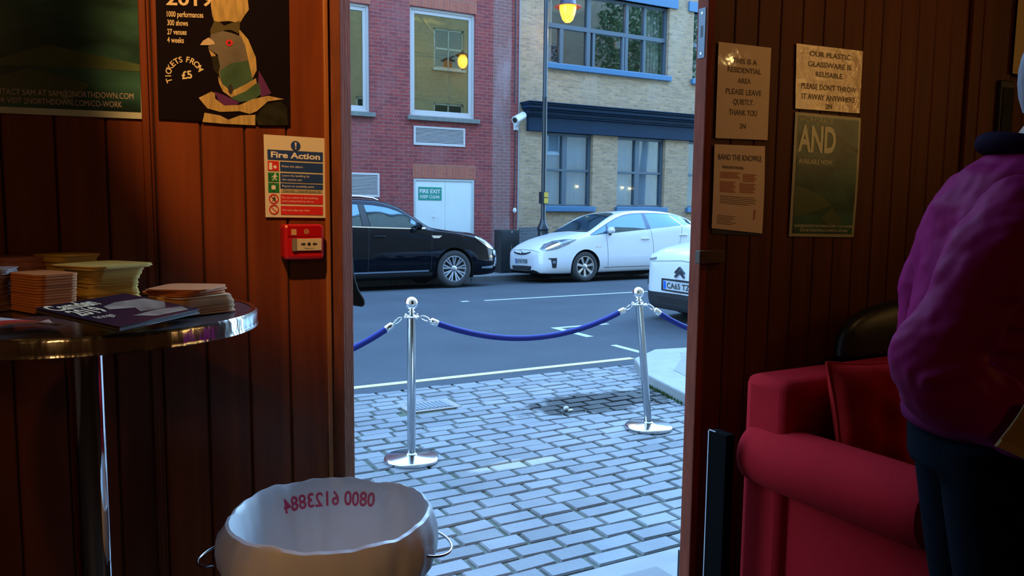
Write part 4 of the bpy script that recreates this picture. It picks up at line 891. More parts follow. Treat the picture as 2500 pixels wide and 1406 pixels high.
root = empty('wall_lantern', (14.6, 2.9, 7.3), 'glowing amber street lantern on the near side, seen only as a reflection in a window', 'lantern')
b = MB(); b.sphere((14.6, 2.9, 7.35), .2, 16, 12, (1, 1, 1.4)); b.build('globe', mat('amber_glow', (1, .5, .1), .4, emit=(1, .42, .06), es=9), root, True)
b = MB(); b.box(14.57, 14.63, 2.27, 2.9, 7.66, 7.70); b.lathe([(.05, 7.72), (.30, 7.60), (.31, 7.58), (.05, 7.60)], (14.6, 2.9, 0), 24, closed=True); b.build('bracket', M_black, root, True)

root = empty('street_tree', (22.8, 4.4, 0), 'leafy tree across the street, seen only reflected in the blue-framed windows', 'tree')
b = MB(); rnd = random.Random(21)
for i in range(5200):
    v = Vector((rnd.gauss(0, 1), rnd.gauss(0, 1), rnd.gauss(0, 1))).normalized()*rnd.random()**.4; c = Vector((22.8+v.x*3.0, 4.9+v.y*1.6, 8.3+v.z*3.2)); u = Vector((rnd.uniform(-1, 1), rnd.uniform(-1, 1), rnd.uniform(-1, 1))).normalized(); w = u.orthogonal().normalized(); q = rnd.uniform(.08, .15)
    b.add([c-u*q, c+w*q*.5, c+u*q, c-w*q*.5], [(0, 1, 2, 3)])
b.build('leaves', mat('tree_leaves', (.06, .10, .03), .7), root, fix=False)
b = MB(); b.tube([(22.8, 4.4, 0), (22.85, 4.5, 3), (22.8, 4.9, 6), (22.8, 4.9, 9)], [.22, .17, .12, .05], 12); b.build('trunk', mat('tree_bark', (.08, .06, .045), .9), root, True)
# ------------------------------------------------------------------ opposite buildings
FY = 16.4
RED = [(5.00, 5.80, 3.46, 5.66), (6.70, 8.27, 3.46, 5.76), (6.78, 8.27, .015, 2.11), (6.77, 8.03, 2.83, 3.24), (5.0, 5.99, 1.68, 2.19), (2.6, 4.1, 3.46, 5.7)]
wall_holes('wall_red_brick', -12, 9.41, -.1, 8.0, FY, FY+.3, RED, M_rb)
YEL = [(10.18, 13.84, 4.88, 6.60), (10.16, 11.53, 1.52, 3.28), (12.29, 13.83, 1.52, 3.28), (14.62, 16.1, 1.52, 3.28), (14.66, 18.3, 4.88, 6.60)]
wall_holes('wall_yellow_brick', 9.41, 30, -.1, 8.0, FY, FY+.3, YEL, M_yb)
b = MB(); b.box(9.395, 9.425, FY-.012, FY+.02, 0, 8.0); struct(b.build('party_wall_joint', mat('grey_sealant', (.34, .35, .36), .8)))
M_pilas = brick_mat('smeared_brick', (.30, .12, .11), (.26, .11, .10), (.33, .25, .24), (.20, .12, .12), (.42, .31, .32), stain_amt=.9, seed=9)
b = MB(); b.box(8.72, 9.20, FY-.003, FY+.05, .015, 7.95); struct(b.build('smeared_pilaster', M_pilas, fix=False))
M_sold = brick_mat('orange_soldier_brick', (.48, .13, .07), (.42, .10, .06), (.30, .20, .17), (.30, .08, .05), (.50, .16, .1), sv=(.075, .6), stain_amt=.3, seed=1)
for i, (a, c, e, f) in enumerate(((6.76, 8.30, 2.12, 2.43), (6.68, 8.30, 5.77, 6.10), (4.4, 5.82, 5.67, 6.0))):
    b = MB(); b.box(a, c, FY-.004, FY+.05, e, f); struct(b.build('brick_lintel', M_sold, fix=False))
M_upvc = mat('white_window_frame', (.62, .60, .60), .4); M_dirty = mat('dirty_stone_sill', (.22, .24, .22), .8, var=.3, scale=10)
G_red = gloss_glass('office_glass', (.75, .75, .55), .18, (.62, .64, .50))
G_blue = gloss_glass('studio_glass', (.8, .92, 1), .06, (.93, .95, .97))
def frame(b, a, c, e, f, w, y0, y1):
    for q in ((a, a+w, e, f), (c-w, c, e, f), (a+w, c-w, e, e+w), (a+w, c-w, f-w, f)): b.box(q[0], q[1], y0, y1, q[2], q[3])
def white_window(n, a, c, e, f, lining):
    b = MB(); frame(b, a, c, e, f, .055, FY+.05, FY+.14); w = b.build('window_%d' % n, M_upvc, bevel=.006); w['kind'] = 'structure'
    b = MB(); frame(b, a+.055, c-.055, e+.055, f-.055, .075, FY+.07, FY+.12); b.build('window_frame', M_upvc, w, bevel=.006)
    b = MB(); b.box(a+.1, c-.1, FY+.095, FY+.10, e+.1, f-.1); b.build('pane', G_red, w)
    b = MB(); b.box(a-.06, c+.09, FY-.09, FY+.15, e-.10, e-.005); b.build('window_sill', M_dirty, w, bevel=.008)
    b = MB()  # the lit-dim room behind the glass
    b.box(a-.9, c+.9, FY+3.2, FY+3.25, e-1, f+.6); b.box(a-.9, c+.9, FY+.3, FY+3.25, f+.3, f+.35); b.box(a-.9, c+.9, FY+.3, FY+3.25, e-1.05, e-1); b.box(a-.95, a-.9, FY+.3, FY+3.25, e-1, f+.5); b.box(c+.9, c+.95, FY+.3, FY+3.25, e-1, f+.5)
    b.build('room_lining', lining, w)
    return w
Ml1 = mat('office_wall', (.34, .30, .19), .9); Ml2 = mat('green_office', (.05, .13, .11), .9)
w1 = white_window(1, 6.70, 8.27, 3.46, 5.76, Ml1); w0 = white_window(2, 5.00, 5.80, 3.46, 5.66, Ml2); w3 = white_window(3, 2.6, 4.1, 3.46, 5.7, Ml2)
lamp('office_light', 'AREA', (7.9, FY+1.9, 5.95), (7.7, FY+2.2, 4), 22, (1, .78, .36), .8)
# stair rail inside the right-hand office
b = MB()
for z in (4.05, 4.95, 5.02): b.tube([(6.2, FY+1.1, z), (8.9, FY+1.1, z)], .018, 8)
for x in np.linspace(6.3, 7.3, 9): b.tube([(x, FY+1.1, 4.05), (x, FY+1.1, 4.95)], .008, 6)
for x in (7.15, 8.15): b.tube([(x, FY+1.08, 3.9), (x, FY+1.08, 5.1)], .035, 8)
b.box(6.1, 8.9, FY+1.12, FY+1.14, 3.50, 3.53)
_rr = b.build('stair_rail', mat('grey_rail', (.10, .11, .10), .5), None); b = MB(); b.box(6.1, 8.9, FY+1.13, FY+1.2, 3.70, 4.0); b.build('kick_panel', mat('pale_green_panel', (.42, .50, .42), .7), _rr)
b = MB(); b.tube([(6.3, FY+1.5, 5.85), (7.35, FY+1.5, 4.6)], .03, 8); b.tube([(7.5, FY+1.5, 6.0), (8.7, FY+1.5, 4.75)], .03, 8); b.build('handrail', mat('tan_handrail', (.45, .33, .16), .6), _rr, True)
tag(_rr, 'grey stair railing inside the large red-brick building window', 'railing')
# louvred vents
def louvre(x0, x1, z0, z1, n, label):
    root = empty('vent_grille', ((x0+x1)/2, FY, z0), label, 'vent', 'white louvred vents on the red brick wall')
    b = MB(); frame(b, x0, x1, z0, z1, .045, FY-.02, FY+.06); b.build('frame', M_upvc, root, bevel=.004)
    b = MB(); p = (z1-z0-.09)/n
    for i in range(n): z = z0+.045+p*i; b.prism([(x0+.04, FY-.014, z), (x0+.04, FY-.014, z+p*.5), (x0+.04, FY+.03, z+p*.8), (x0+.04, FY+.03, z+p*.7)], (x1-x0-.08, 0, 0))
    b.build('slats', M_upvc, root)
    b = MB(); b.box(x0, x1, FY+.06, FY+.08, z0, z1); b.build('back', M_black, root)
louvre(6.78, 8.02, 2.83, 3.24, 11, 'wide low louvred vent under the large window')
louvre(5.0, 5.99, 1.68, 2.19, 14, 'louvred vent at the left above the black car roof')
# fire exit doors
b = MB(); frame(b, 6.78, 8.27, -.05, 2.11, .05, FY+.01, FY+.10); dr = b.build('door_1', mat('pale_door_frame', (.55, .62, .62), .5), bevel=.004); dr['kind'] = 'structure'
Mdo = mat('pale_door_paint', (.80, .90, .88), .45, var=.06, scale=3)
for a, c in ((6.83, 7.545), (7.555, 8.22)):
    b = MB(); b.box(a, c, FY+.03, FY+.08, .02, 2.06); b.build('door_leaf', Mdo, dr, bevel=.003)
b = MB(); b.cyl((7.27, FY+.005, 1.26), (7.27, FY+.03, 1.26), .018, n=16); b.build('lock', M_steel, dr, True)
Ps = Quad((6.90, FY+.028, 1.925), (7.46, FY+.028, 1.92), (7.46, FY+.028, 1.63), (6.90, FY+.028, 1.635))
root = empty('fire_exit_sign', (7.18, FY, 1.63), 'green fire exit keep clear sign on the pale double doors', 'sign')
Ps.sheet('board', mat('exit_sign_green', (.01, .30, .22), .4), root, t=.004)
b = MB(); Ps.text(b, 'FIRE EXIT', .5, .46, .085, width=.50, align='c', bold=.025, o=.006); Ps.text(b, 'KEEP CLEAR', .5, .84, .065, width=.47, align='c', bold=.02, o=.006); b.build('lettering', mat('exit_print', (.8, .8, .78), .5), root, fix=False)
# cctv and cable
root = empty('security_camera', (9.25, FY, 3.5), 'white bullet security camera on the brick corner above the parked cars', 'camera')
dv = Vector((-.40, -.22, -.18)).normalized(); c = Vector((9.26, FY-.30, 3.54))
b = MB(); b.tube([c-dv*.20, c-dv*.19, c+dv*.17, c+dv*.18], [.05, .078, .078, .07], 24); b.tube([c+dv*-.18, c+dv*.22], [.083, .086], 24); b.build('housing', mat('white_plastic', (.75, .77, .78), .35), root, True)
b = MB(); b.tube([c+dv*.215, c+dv*.225], .06, 20); b.build('lens', M_black, root, True)
b = MB(); b.tube([c, c+Vector((.05, .12, -.13)), (9.33, FY, 3.36)], .022, 10); b.box(9.27, 9.39, FY-.02, FY+.005, 3.28, 3.44); b.build('bracket', _m['white_plastic'], root)
b = MB(); b.tube([(9.33, FY-.015, 3.3), (9.32, FY-.015, 2.2), (9.30, FY-.015, 1.1), (9.29, FY-.02, .9)], .011, 8); b.tube([(9.29, FY-.03, 7.9), (9.29, FY-.03, 3.9)], .016, 8); tag(b.build('wall_cable', M_black, None, True), 'thin black cable running down the brick corner below the camera', 'cable')
b = MB(); b.sphere((9.30, FY-.05, 1.42), .05, 12, 8, (1, .6, 1.3)); tag(b.build('outside_tap_cover', _m['white_plastic'], None, True), 'small white fitting low on the brick corner above the black cabinet', 'fitting')
# dark plinth on yellow wall
b = MB(); b.box(9.43, 10.1, FY-.004, FY+.02, .015, 1.02); struct(b.build('painted_plinth', brick_mat('dark_plinth_brick', (.10, .12, .14), (.14, .16, .18), (.22, .24, .25), (.06, .07, .08), (.2, .21, .22), stain_amt=.3), fix=False))
# studio windows
M_bf = mat('slate_blue_frame', (.085, .13, .17), .4); M_bs = mat('blue_painted_sill', (.06, .20, .38), .35); M_navy = mat('navy_fascia', (.012, .040, .085), .6, spec=.15, var=.15, scale=3)
M_blind = mat('pale_blind', (.50, .78, .98), .9, var=.12, scale=3, stretch=(8, 8, .4)); M_dkroom = mat('dark_room', (.07, .06, .05), .9)
def blue_window(n, a, c, e, f, vs, hs, sill, blind=True, extra=None):
    b = MB(); frame(b, a, c, e, f, .06, FY+.10, FY+.20)
    for x, w, q0, q1 in vs: b.box(x-w/2, x+w/2, FY+.09, FY+.19, q0, q1)
    for z, w in hs: b.box(a+.05, c-.05, FY+.085, FY+.195, z-w/2, z+w/2)
    w_ = b.build('window_%d' % n, M_bf, fix=False, bevel=.005); w_['kind'] = 'structure'
    b = MB(); b.box(a+.05, c-.05, FY+.15, FY+.155, e+.05, f-.05); b.build('pane', G_blue, w_)
    if sill: b = MB(); b.box(a-.05, c+.06, FY-.10, FY+.12, e-.12, e+.01); b.build('window_sill', M_bs, w_, bevel=.012)
    if blind: b = MB(); b.box(a+.02, c-.02, FY+.24, FY+.25, e, f); b.build('blind', M_blind, w_)
    else:
        b = MB(); b.box(a-.6, c+.6, FY+2.6, FY+2.65, e-.6, f+.4); b.box(a-.6, c+.6, FY+.3, FY+2.6, f+.2, f+.25); b.box(a-.6, c+.6, FY+.3, FY+2.6, e-.65, e-.6); b.box(a-.65, a-.6, FY+.3, FY+2.6, e-.6, f+.2); b.box(c+.6, c+.65, FY+.3, FY+2.6, e-.6, f+.2); b.build('room_lining', M_dkroom, w_)
    return w_
blue_window(4, 10.16, 11.53, 1.52, 3.28, [(10.76, .14, 1.55, 3.25)], [(2.40, .06)], True)
blue_window(5, 12.29, 13.83, 1.52, 3.28, [(12.98, .14, 1.55, 3.25)], [(2.40, .06)], True)
blue_window(6, 14.62, 16.1, 1.52, 3.28, [(15.3, .14, 1.55, 3.25)], [(2.40, .06)], True)
w7 = blue_window(7, 10.18, 13.84, 4.88, 6.60, [(11.40, .11, 4.9, 6.58), (12.56, .09, 4.9, 6.58), (13.12, .06, 4.9, 6.58), (10.62, .10, 4.9, 5.8), (11.56, .07, 4.9, 5.74), (12.46, .07, 4.9, 5.74)], [(5.79, .10)], True, False)
blue_window(8, 14.66, 18.3, 4.88, 6.60, [(15.8, .1, 4.9, 6.58), (17.0, .1, 4.9, 6.58)], [(5.79, .10)], True, False)
b = MB()
for i in range(12): x = 13.18+.05*i; b.box(x, x+.045, FY+.30+.02*(i % 2), FY+.33+.02*(i % 2), 4.9, 6.58)
for i in range(5): x = 10.22+.05*i; b.box(x, x+.045, FY+.30+.02*(i % 2), FY+.33+.02*(i % 2), 4.9, 6.58)
tag(b.build('curtain', mat('pale_curtain', (.45, .42, .34), .9)), 'pale folded curtain inside the upper blue-framed window', 'curtain')
rnd = random.Random(5)
def plant(x, z, r, n, y, label):
    b = MB()
    for i in range(n):
        a, p_ = rnd.uniform(0, 6.28), rnd.uniform(-1.2, 1.4); rr = r*rnd.uniform(.3, 1); c = Vector((x+rr*math.cos(a)*math.cos(p_), y+.5*rr*math.sin(a)*math.cos(p_), z+rr*1.2*math.sin(p_))); s = .05
        u = Vector((rnd.uniform(-1, 1), rnd.uniform(-1, 1), rnd.uniform(-1, 1))).normalized(); w = u.orthogonal().normalized(); b.add([c-u*s, c+w*s*.4, c+u*s, c-w*s*.4], [(0, 1, 2, 3)])
    root = empty('potted_plant', (x, y, z-r*1.3), label, 'plant'); b.build('leaves', mat('indoor_leaves', (.12, .20, .07), .6), root, fix=False)
    b = MB(); b.lathe([(0, z-r*1.6), (.10, z-r*1.6), (.14, z-r*1.05), (.12, z-r*1.1), (0, z-r*1.1)], (x, y, 0), 20); b.tube([(x, y, z-r*1.2), (x, y, z)], .012, 8); b.build('pot', M_white, root, True)
plant(12.82, 6.1, .32, 230, FY+.75, 'leafy plant top seen through the upper right of the long blue window')
plant(12.80, 5.25, .26, 150, FY+.6, 'leafy pale plant low in the long blue window, right of the middle casement')
lamp('studio_light', 'AREA', (11.8, FY+1.6, 6.7), (11.8, FY+1.4, 5), 9, (1, .72, .45), 1.0)
for i, (x, z, lab) in enumerate(((11.22, 2.02, 'small glow standing in for a light reflected in the left lower blue window'), (12.62, 2.02, 'small glow standing in for a reflected light, left of the pair in the right lower window'), (12.86, 2.00, 'small glow standing in for a reflected light, right of the pair in the right lower window'))):  # glowing blobs added for the pub lights reflected in these panes
    root = empty('reflected_light', (x, FY+.2, z), lab, 'reflected light', 'added glows for lights reflected in the lower windows')
    b = MB(); b.sphere((x, FY+.205, z), .034, 12, 8, (1.3, .7, .8)); b.build('glass', mat('reflected_glow', (1, .8, .4), .4, emit=(1, .68, .25), es=5), root, True)
    b = MB(); b.tube([(x, FY+.205, z+.02), (x, FY+.22, z+.06), (x, FY+.25, z+.06)], .006, 6); b.build('fitting', M_black, root, True)
# fascia and cornice
b = MB(); b.box(9.62, 30, FY-.10, FY+.1, 3.28, 3.62)
for z0_, z1_, dy in ((3.62, 3.66, .16), (3.66, 3.74, .20), (3.74, 3.78, .26), (3.78, 3.86, .36), (3.86, 3.90, .42), (3.90, 3.925, .46)): b.box(9.62-dy*.4, 30, FY-dy, FY+.05, z0_, z1_)
struct(b.build('trim_20', M_navy, fix=False, bevel=.012))
b = MB(); b.box(10.0, 14.08, FY-.05, FY+.2, 6.60, 6.85); b.box(14.45, 30, FY-.05, FY+.2, 6.60, 6.85); struct(b.build('trim_21', M_bs, fix=False))
# street lamp
PXX, PYY = 9.565, 15.5
root = empty('street_lamp', (PXX, PYY, .015), 'tall slim black street lamp with glowing amber lantern', 'street lamp')
M_post = mat('black_post_paint', (.010, .018, .025), .3)
b = MB(); b.lathe([(0, .015), (.15, .015), (.15, .08), (.12, .12), (.12, .78), (.135, .80), (.135, .84), (.12, .87), (.12, .98), (.14, 1.0), (.14, 1.04), (.085, 1.15), (.065, 1.22), (.055, 1.26), (.055, 3.9), (.060, 3.92), (.060, 3.96), (.052, 3.98), (.05, 7.6), (0, 7.6)], (PXX, PYY, 0), 28); b.build('post', M_post, root, True)
b = MB(); b.tube(catmull([(PXX, PYY, 6.7), (PXX+.1, PYY, 7.0), (PXX+.35, PYY, 7.1), (PXX+.55, PYY, 6.9), (PXX+.57, PYY, 6.35)], 6), .022, 10); b.tube(catmull([(PXX+.02, PYY, 5.98), (PXX+.12, PYY, 6.1), (PXX+.3, PYY, 6.15)], 5), .014, 8); b.build('bracket', M_post, root, True)
lx = PXX+.57
b = MB(); b.lathe([(.05, 6.38), (.09, 6.34), (.11, 6.22), (.17, 6.14), (.19, 6.04), (.205, 6.02), (.20, 6.0), (.05, 6.0)], (lx, PYY, 0), 32, closed=True); b.build('hood', mat('lantern_hood', (.04, .03, .07), .4), root, True)
b = MB(); b.lathe([(.17, 6.02), (.30, 5.985), (.302, 5.975), (.17, 6.0)], (lx, PYY, 0), 32, closed=True); b.build('brim', mat('orange_brim', (.55, .10, .05), .4), root, True)
b = MB(); b.lathe([(.19, 6.0), (.188, 5.93), (.165, 5.82), (.12, 5.70), (.06, 5.645), (0, 5.635)], (lx, PYY, 0), 32); b.build('bowl', mat('amber_bowl', (1, .5, .05), .3, emit=(1, .40, .02), es=2.6), root, True)
b = MB(); b.sphere((lx, PYY, 5.84), .09, 16, 10, (1, 1, 1.2)); b.build('bulb', mat('amber_core', (1, .8, .3), .3, emit=(1, .8, .25), es=14), root, True)
lamp('street_lamp_light', 'POINT', (lx, PYY-.02, 5.5), (0, 0, 0), 12, (1, .5, .12), .1)
b = MB(); b.box(PXX-.085, PXX+.075, PYY-.075, PYY+.06, 1.585, 1.85, 1); b.box(PXX-.03, PXX+.078, PYY-.079, PYY-.07, 1.595, 1.71, 0); b.box(PXX-.03, PXX+.078, PYY-.079, PYY-.07, 1.73, 1.84, 0); b.build('notice_plate', [mat('yellow_plate', (.72, .50, .05), .5), M_post], root)
# black cabinet
root = empty('street_cabinet', (8.83, 15.9, .015), 'narrow black street cabinet between the two far parked cars', 'cabinet')
b = MB(); b.box(8.60, 9.08, 15.72, 16.05, .015, .985); b.build('body', mat('black_cabinet', (.012, .016, .018), .4), root, bevel=.01)
b = MB(); b.box(8.63, 9.05, 15.712, 15.722, .06, .95); b.build('door', _m['black_cabinet'], root, bevel=.004)
b = MB(); b.box(8.84, 8.87, 15.70, 15.714, .56, .63); b.cyl((8.86, 15.705, .665), (8.86, 15.714, .665), .012, n=12); b.box(8.86, 8.88, 15.705, 15.714, .93, .96); b.build('latch', M_steel, root)
b = MB(); rnd = random.Random(2)
for i in range(60): x = 8.95+rnd.random()*.2; y = 15.66+rnd.random()*.05; b.add([(x, y, .02), (x+.012, y, .02), (x+rnd.uniform(-.03, .03), y-.02, .02+rnd.uniform(.02, .05))], [(0, 1, 2)])
tag(b.build('weeds', mat('weed_green', (.12, .26, .04), .8), fix=False), 'tuft of green weeds at the foot of the black cabinet', 'weeds', kind='stuff')
# ------------------------------------------------------------------ cars
M_wb = mat('white_car_paint', (.95, .97, 1.0), .28, coat=.6); M_bb = mat('black_car_paint', (.002, .003, .006), .05, ior=1.33)
M_cg = gloss_glass('car_glass', (.48, .74, 1), .15, (.012, .016, .02), opaque=True)
M_trim = mat('dark_car_trim', (.015, .016, .018), .5); M_alloy = mat('alloy_wheel', (.55, .56, .58), .28, .9); M_lamp_g = mat('headlamp_lens', (.45, .52, .60), .08, .35, coat=1, var=.6, scale=14)
M_cchr = mat('car_chrome', (.85, .87, .9), .1, 1); M_seam = mat('panel_gap', (.02, .022, .025), .8); M_under = mat('underbody_black', (.006, .006, .007), .9)
M_plate = mat('number_plate', (.68, .72, .74), .4); M_eu = mat('plate_blue_band', (.01, .12, .55), .4); M_amber = mat('amber_lens', (.7, .25, .03), .2)
def resample(pts, n):
    pts = [Vector((*p, 0)) for p in pts]; L = [0]
    for a, c in zip(pts, pts[1:]): L.append(L[-1]+(c-a).length)
    out = []
    for s in np.linspace(0, L[-1], n):
        for i in range(len(pts)-1):
            if L[i+1] >= s-1e-9: k = (s-L[i])/max(1e-9, L[i+1]-L[i]); out.append(pts[i]*(1-k)+pts[i+1]*k); break
    return out
class Car:
    def __init__(s, name, label, loc, rz, rx, L, cur, paint, axles, wr, wy, arch):
        s.root = empty(name, loc, label, 'car', rot=(rx, 0, rz)); s.L = L
        f = {k: pchip(v) for k, v in cur.items()}
        xs = [0, .012, .03, .06, .10, .15, .21, .28, .36, .45]+list(np.arange(.53, L-.5, .08))+[L-.45, L-.36, L-.28, L-.2, L-.13, L-.07, L-.03, L]
        G = []
        for x in xs:
            zb, zs, ze, zt, w, wr_ = (f[k](x) for k in ('zb', 'zs', 'ze', 'zt', 'w', 'wr'))
            c = [(0, zb), (w*.5, zb), (w*.86, zb+.01), (w*.965, zb+.09*(zs-zb)/.6), (w, zb+.42*(zs-zb)), (w*.985, zb+.80*(zs-zb)), (w*.955, zs), (w*.955*.5+wr_*.5+.012, zs*.5+ze*.5), (wr_, ze), (wr_*.80, ze*.25+zt*.75-.003), (wr_*.4, zt-.002), (0, zt)]
            h = [Vector((x, p[1], p[2])) for p in catmull([(0, *q) for q in c], 4)]
            G.append(h+[Vector((x, -p.y, p.z)) for p in h[-2:0:-1]])
        b = MB(); b.grid(G, 0, True); n = len(G[0])
        for g, fl in ((G[0], 1), (G[-1], 0)):
            cc = sum(g, Vector())/n; b.add([cc]+g, [(0, i+1, (i+1) % n+1) for i in range(n)])
        s.bvh = BVHTree.FromPolygons([Vector(v) for v in b.v], b.f); s.f = f
        o = b.build('body', [paint, M_under], s.root, True, local=True)
        cut = MB()
        for ax in axles:
            for sg in (-1, 1):
                y0 = sg*(wy-.28); y1 = sg*(wy+.35); cut.cyl((ax, y0, wr), (ax, y1, wr), arch, n=48)
        co = cut.build('cutter', M_under); co.parent = None
        q = o.modifiers.new('arch', 'BOOLEAN'); q.operation = 'DIFFERENCE'; q.object = co; q.solver = 'EXACT'
        par = o.parent; o.parent = None; bpy.context.view_layer.update(); me = bpy.data.meshes.new_from_object(o.evaluated_get(bpy.context.evaluated_depsgraph_get())); o.parent = par
        o.modifiers.clear(); o.data = me; bpy.data.objects.remove(co)
        for p in me.polygons:
            c = p.center; p.material_index = 0
            if any((c.x-a)**2+(c.z-wr)**2 < (arch+.006)**2 and abs(p.normal.y) < .5 for a in axles) or any((c.x-a)**2+(c.z-wr)**2 < (arch)**2 for a in axles) or c.z < f['zb'](c.x)+.025: p.material_index = 1
            p.use_smooth = True
        try: me.set_sharp_from_angle(angle=math.radians(35))
        except Exception: pass
        s.body = o
        # arch lips
        s.axles, s.wr, s.wy, s.arch = axles, wr, wy, arch
    def hit(s, o, d, off):
        r = s.bvh.ray_cast(Vector(o), Vector(d))
        if r[0] is None: r = s.bvh.find_nearest(Vector(o)+Vector(d)*2.2)
        n = r[1] if r[1].dot(Vector(d)) < 0 else -r[1]
        return r[0]+n*off
    def side(s, b, top, bot, off=.004, n=14, m=6, sg=(-1, 1)):
        T, B = resample(top, n), resample(bot, n)
        for g in sg: b.grid([[s.hit(((T[i]*(1-j/m)+B[i]*j/m).x, g*3, (T[i]*(1-j/m)+B[i]*j/m).y), (0, -g, 0), off) for i in range(n)] for j in range(m+1)])
    def front(s, b, top, bot, off=.004, n=14, m=6, mir=False):
        for g in ((1, -1) if mir else (1,)):
            T, B = resample(top, n), resample(bot, n)
            b.grid([[s.hit((-2, g*(T[i]*(1-j/m)+B[i]*j/m).x, (T[i]*(1-j/m)+B[i]*j/m).y), (1, 0, 0), off) for i in range(n)] for j in range(m+1)])
    def part(s, name, b, m, parent=None, smooth=True, **k):
        # a patch made for both flanks becomes one part on each flank
        ys = [min(b.v[i][1] for i in f) > .02 for f in b.f]; yn = [max(b.v[i][1] for i in f) < -.02 for f in b.f]
        if all(p or q for p, q in zip(ys, yn)) and any(ys) and any(yn):
            for sel in (ys, yn):
                c = MB(); ids = {}
                for f, ok in zip(b.f, sel):
                    if ok:
                        g = []
                        for i in f:
                            if i not in ids: ids[i] = len(c.v); c.v.append(b.v[i])
                            g.append(ids[i])
                        c.f.append(tuple(g)); c.mi.append(0)
                o = c.build(name, m, parent or s.root, smooth, local=True, **k)
            return o
        return b.build(name, m, parent or s.root, smooth, local=True, **k)
    def seam(s, pts, w=.006, **k):
        b = MB(); s.side(b, [(x-w/2 if k.get('v', 1) else x, z) for x, z in pts], [(x+w/2, z) for x, z in pts], .003, 16, 1); return b
    def wheel(s, x, sg, rim, n, style):
        r = s.wr; y = sg*(s.wy-.012); i = -sg; b = MB()
        b.lathe([(rim, y), (rim+.012, y+sg*.006), (r-.03, y+sg*.008), (r-.010, y+i*.004), (r, y+i*.03), (r, y+i*.18), (r-.02, y+i*.205), (rim, y+i*.205)], (x, 0, r), 48, 'y'); w = s.part('wheel', b, M_rubber)
        b = MB(); b.lathe([(rim+.002, y-sg*.004), (rim-.014, y+i*.003), (rim-.018, y+i*.02), (rim-.03, y+i*.06), (rim-.03, y+i*.2)], (x, 0, r), 48, 'y')
        for k in range(n):
            a = 2*math.pi*k/n+.2
            for da in ((0,) if style == 0 else (-.13, .13)):
                c, q = math.cos(a+da), math.sin(a+da); c0, q0 = math.cos(a), math.sin(a); wd = .030 if style == 0 else .016; t = Vector((-q, 0, c))
                p0 = Vector((x+.04*c0, y+i*.028, r+.04*q0)); p1 = Vector((x+(rim-.012)*c, y+i*.012, r+(rim-.012)*q))
                b.prism([p0-t*wd*.6, p1-t*wd, p1+t*wd, p0+t*wd*.6], (0, i*.03, 0))
        b.lathe([(0, y+i*.012), (.045, y+i*.014), (.055, y+i*.022), (.055, y+i*.05)], (x, 0, r), 24, 'y')
        b.build('rim', M_alloy, w, True, local=True)
        b = MB(); b.lathe([(0, y+i*.075), (rim-.03, y+i*.075)], (x, 0, r), 32, 'y'); b.build('brake_disc', M_trim, w, local=True)
    def mirror(s, x, z, m, w=.125, stalk=True):
        for g in (-1, 1):
            yb = abs(s.hit((x, g*3, z), (0, -g, 0), 0).y); b = MB(); G = []
            for t in np.linspace(0, 1, 9):
                k = max(.03, math.sin(math.pi*(.06+.86*t)))**.5; yy = g*(yb+.03+t*.20)
                G.append([(x-.04+.075*k*math.cos(a)*(1 if math.cos(a) < 0 else .45), yy, z+.02+.075*k*math.sin(a)*(1-.12*t)) for a in np.linspace(0, 2*math.pi, 25)[:-1]])
            b.grid(G, 0, True); b.add(G[0], [tuple(range(24))]); b.add(G[-1], [tuple(range(24))]); o = s.part('wing_mirror', b, m)
            b = MB(); b.tube([(x-.01, g*(yb-.03), z-.07), (x-.01, g*(yb+.05), z-.06), (x-.02, g*(yb+.09), z-.03)], [.022, .024, .03], 10); b.build('stalk', M_trim, o, True, local=True)
    def handle(s, x0, x1, z, m):
        for g in (-1, 1):
            p = [s.hit((x, g*3, z+dz), (0, -g, 0), o) for x, dz, o in ((x0, 0, -.004), (x0+.02, 0, .02), ((x0+x1)/2, .003, .028), (x1-.02, 0, .02), (x1, 0, -.004))]
            b = MB(); b.tube(catmull(p, 4), .013, 10); s.part('door_handle', b, m)
# ---- white hatchback (far kerb)
cur = dict(zb=[(0, .24), (.1, .17), (.8, .155), (3.6, .17), (4.46, .32)],
  zs=[(0, .52), (.03, .58), (.1, .635), (.35, .76), (.8, .87), (1.2, .94), (1.6, .975), (2.7, 1.05), (3.7, 1.13), (4.2, 1.08), (4.46, .8)],
  ze=[(0, .56), (.03, .625), (.1, .685), (.35, .80), (.8, .925), (1.15, 1.0), (1.4, 1.11), (1.66, 1.245), (1.95, 1.37), (2.3, 1.435), (2.7, 1.455), (3.2, 1.44), (3.9, 1.32), (4.3, 1.1), (4.46, .86)],
  zt=[(0, .60), (.03, .67), (.1, .73), (.35, .845), (.8, .965), (1.2, 1.05), (1.45, 1.16), (1.7, 1.29), (2.0, 1.41), (2.35, 1.475), (2.7, 1.49), (3.2, 1.47), (3.9, 1.34), (4.3, 1.13), (4.46, .88)],
  w=[(0, .46), (.03, .56), (.1, .66), (.2, .745), (.35, .80), (.6, .845), (.9, .872), (3.5, .872), (4.2, .82), (4.46, .62)],
  wr=[(0, .38), (.03, .46), (.1, .54), (.35, .62), (.8, .70), (1.2, .745), (1.66, .71), (2.2, .645), (2.7, .625), (3.4, .615), (4.1, .58), (4.46, .48)])
A = Car('car', 'white hatchback parked facing left at the far kerb, in front of the yellow brick building', (8.36, 14.36, -.045), 0, math.radians(-2.6), 4.46, cur, M_wb, (1.03, 3.73), .312, .855, .352)
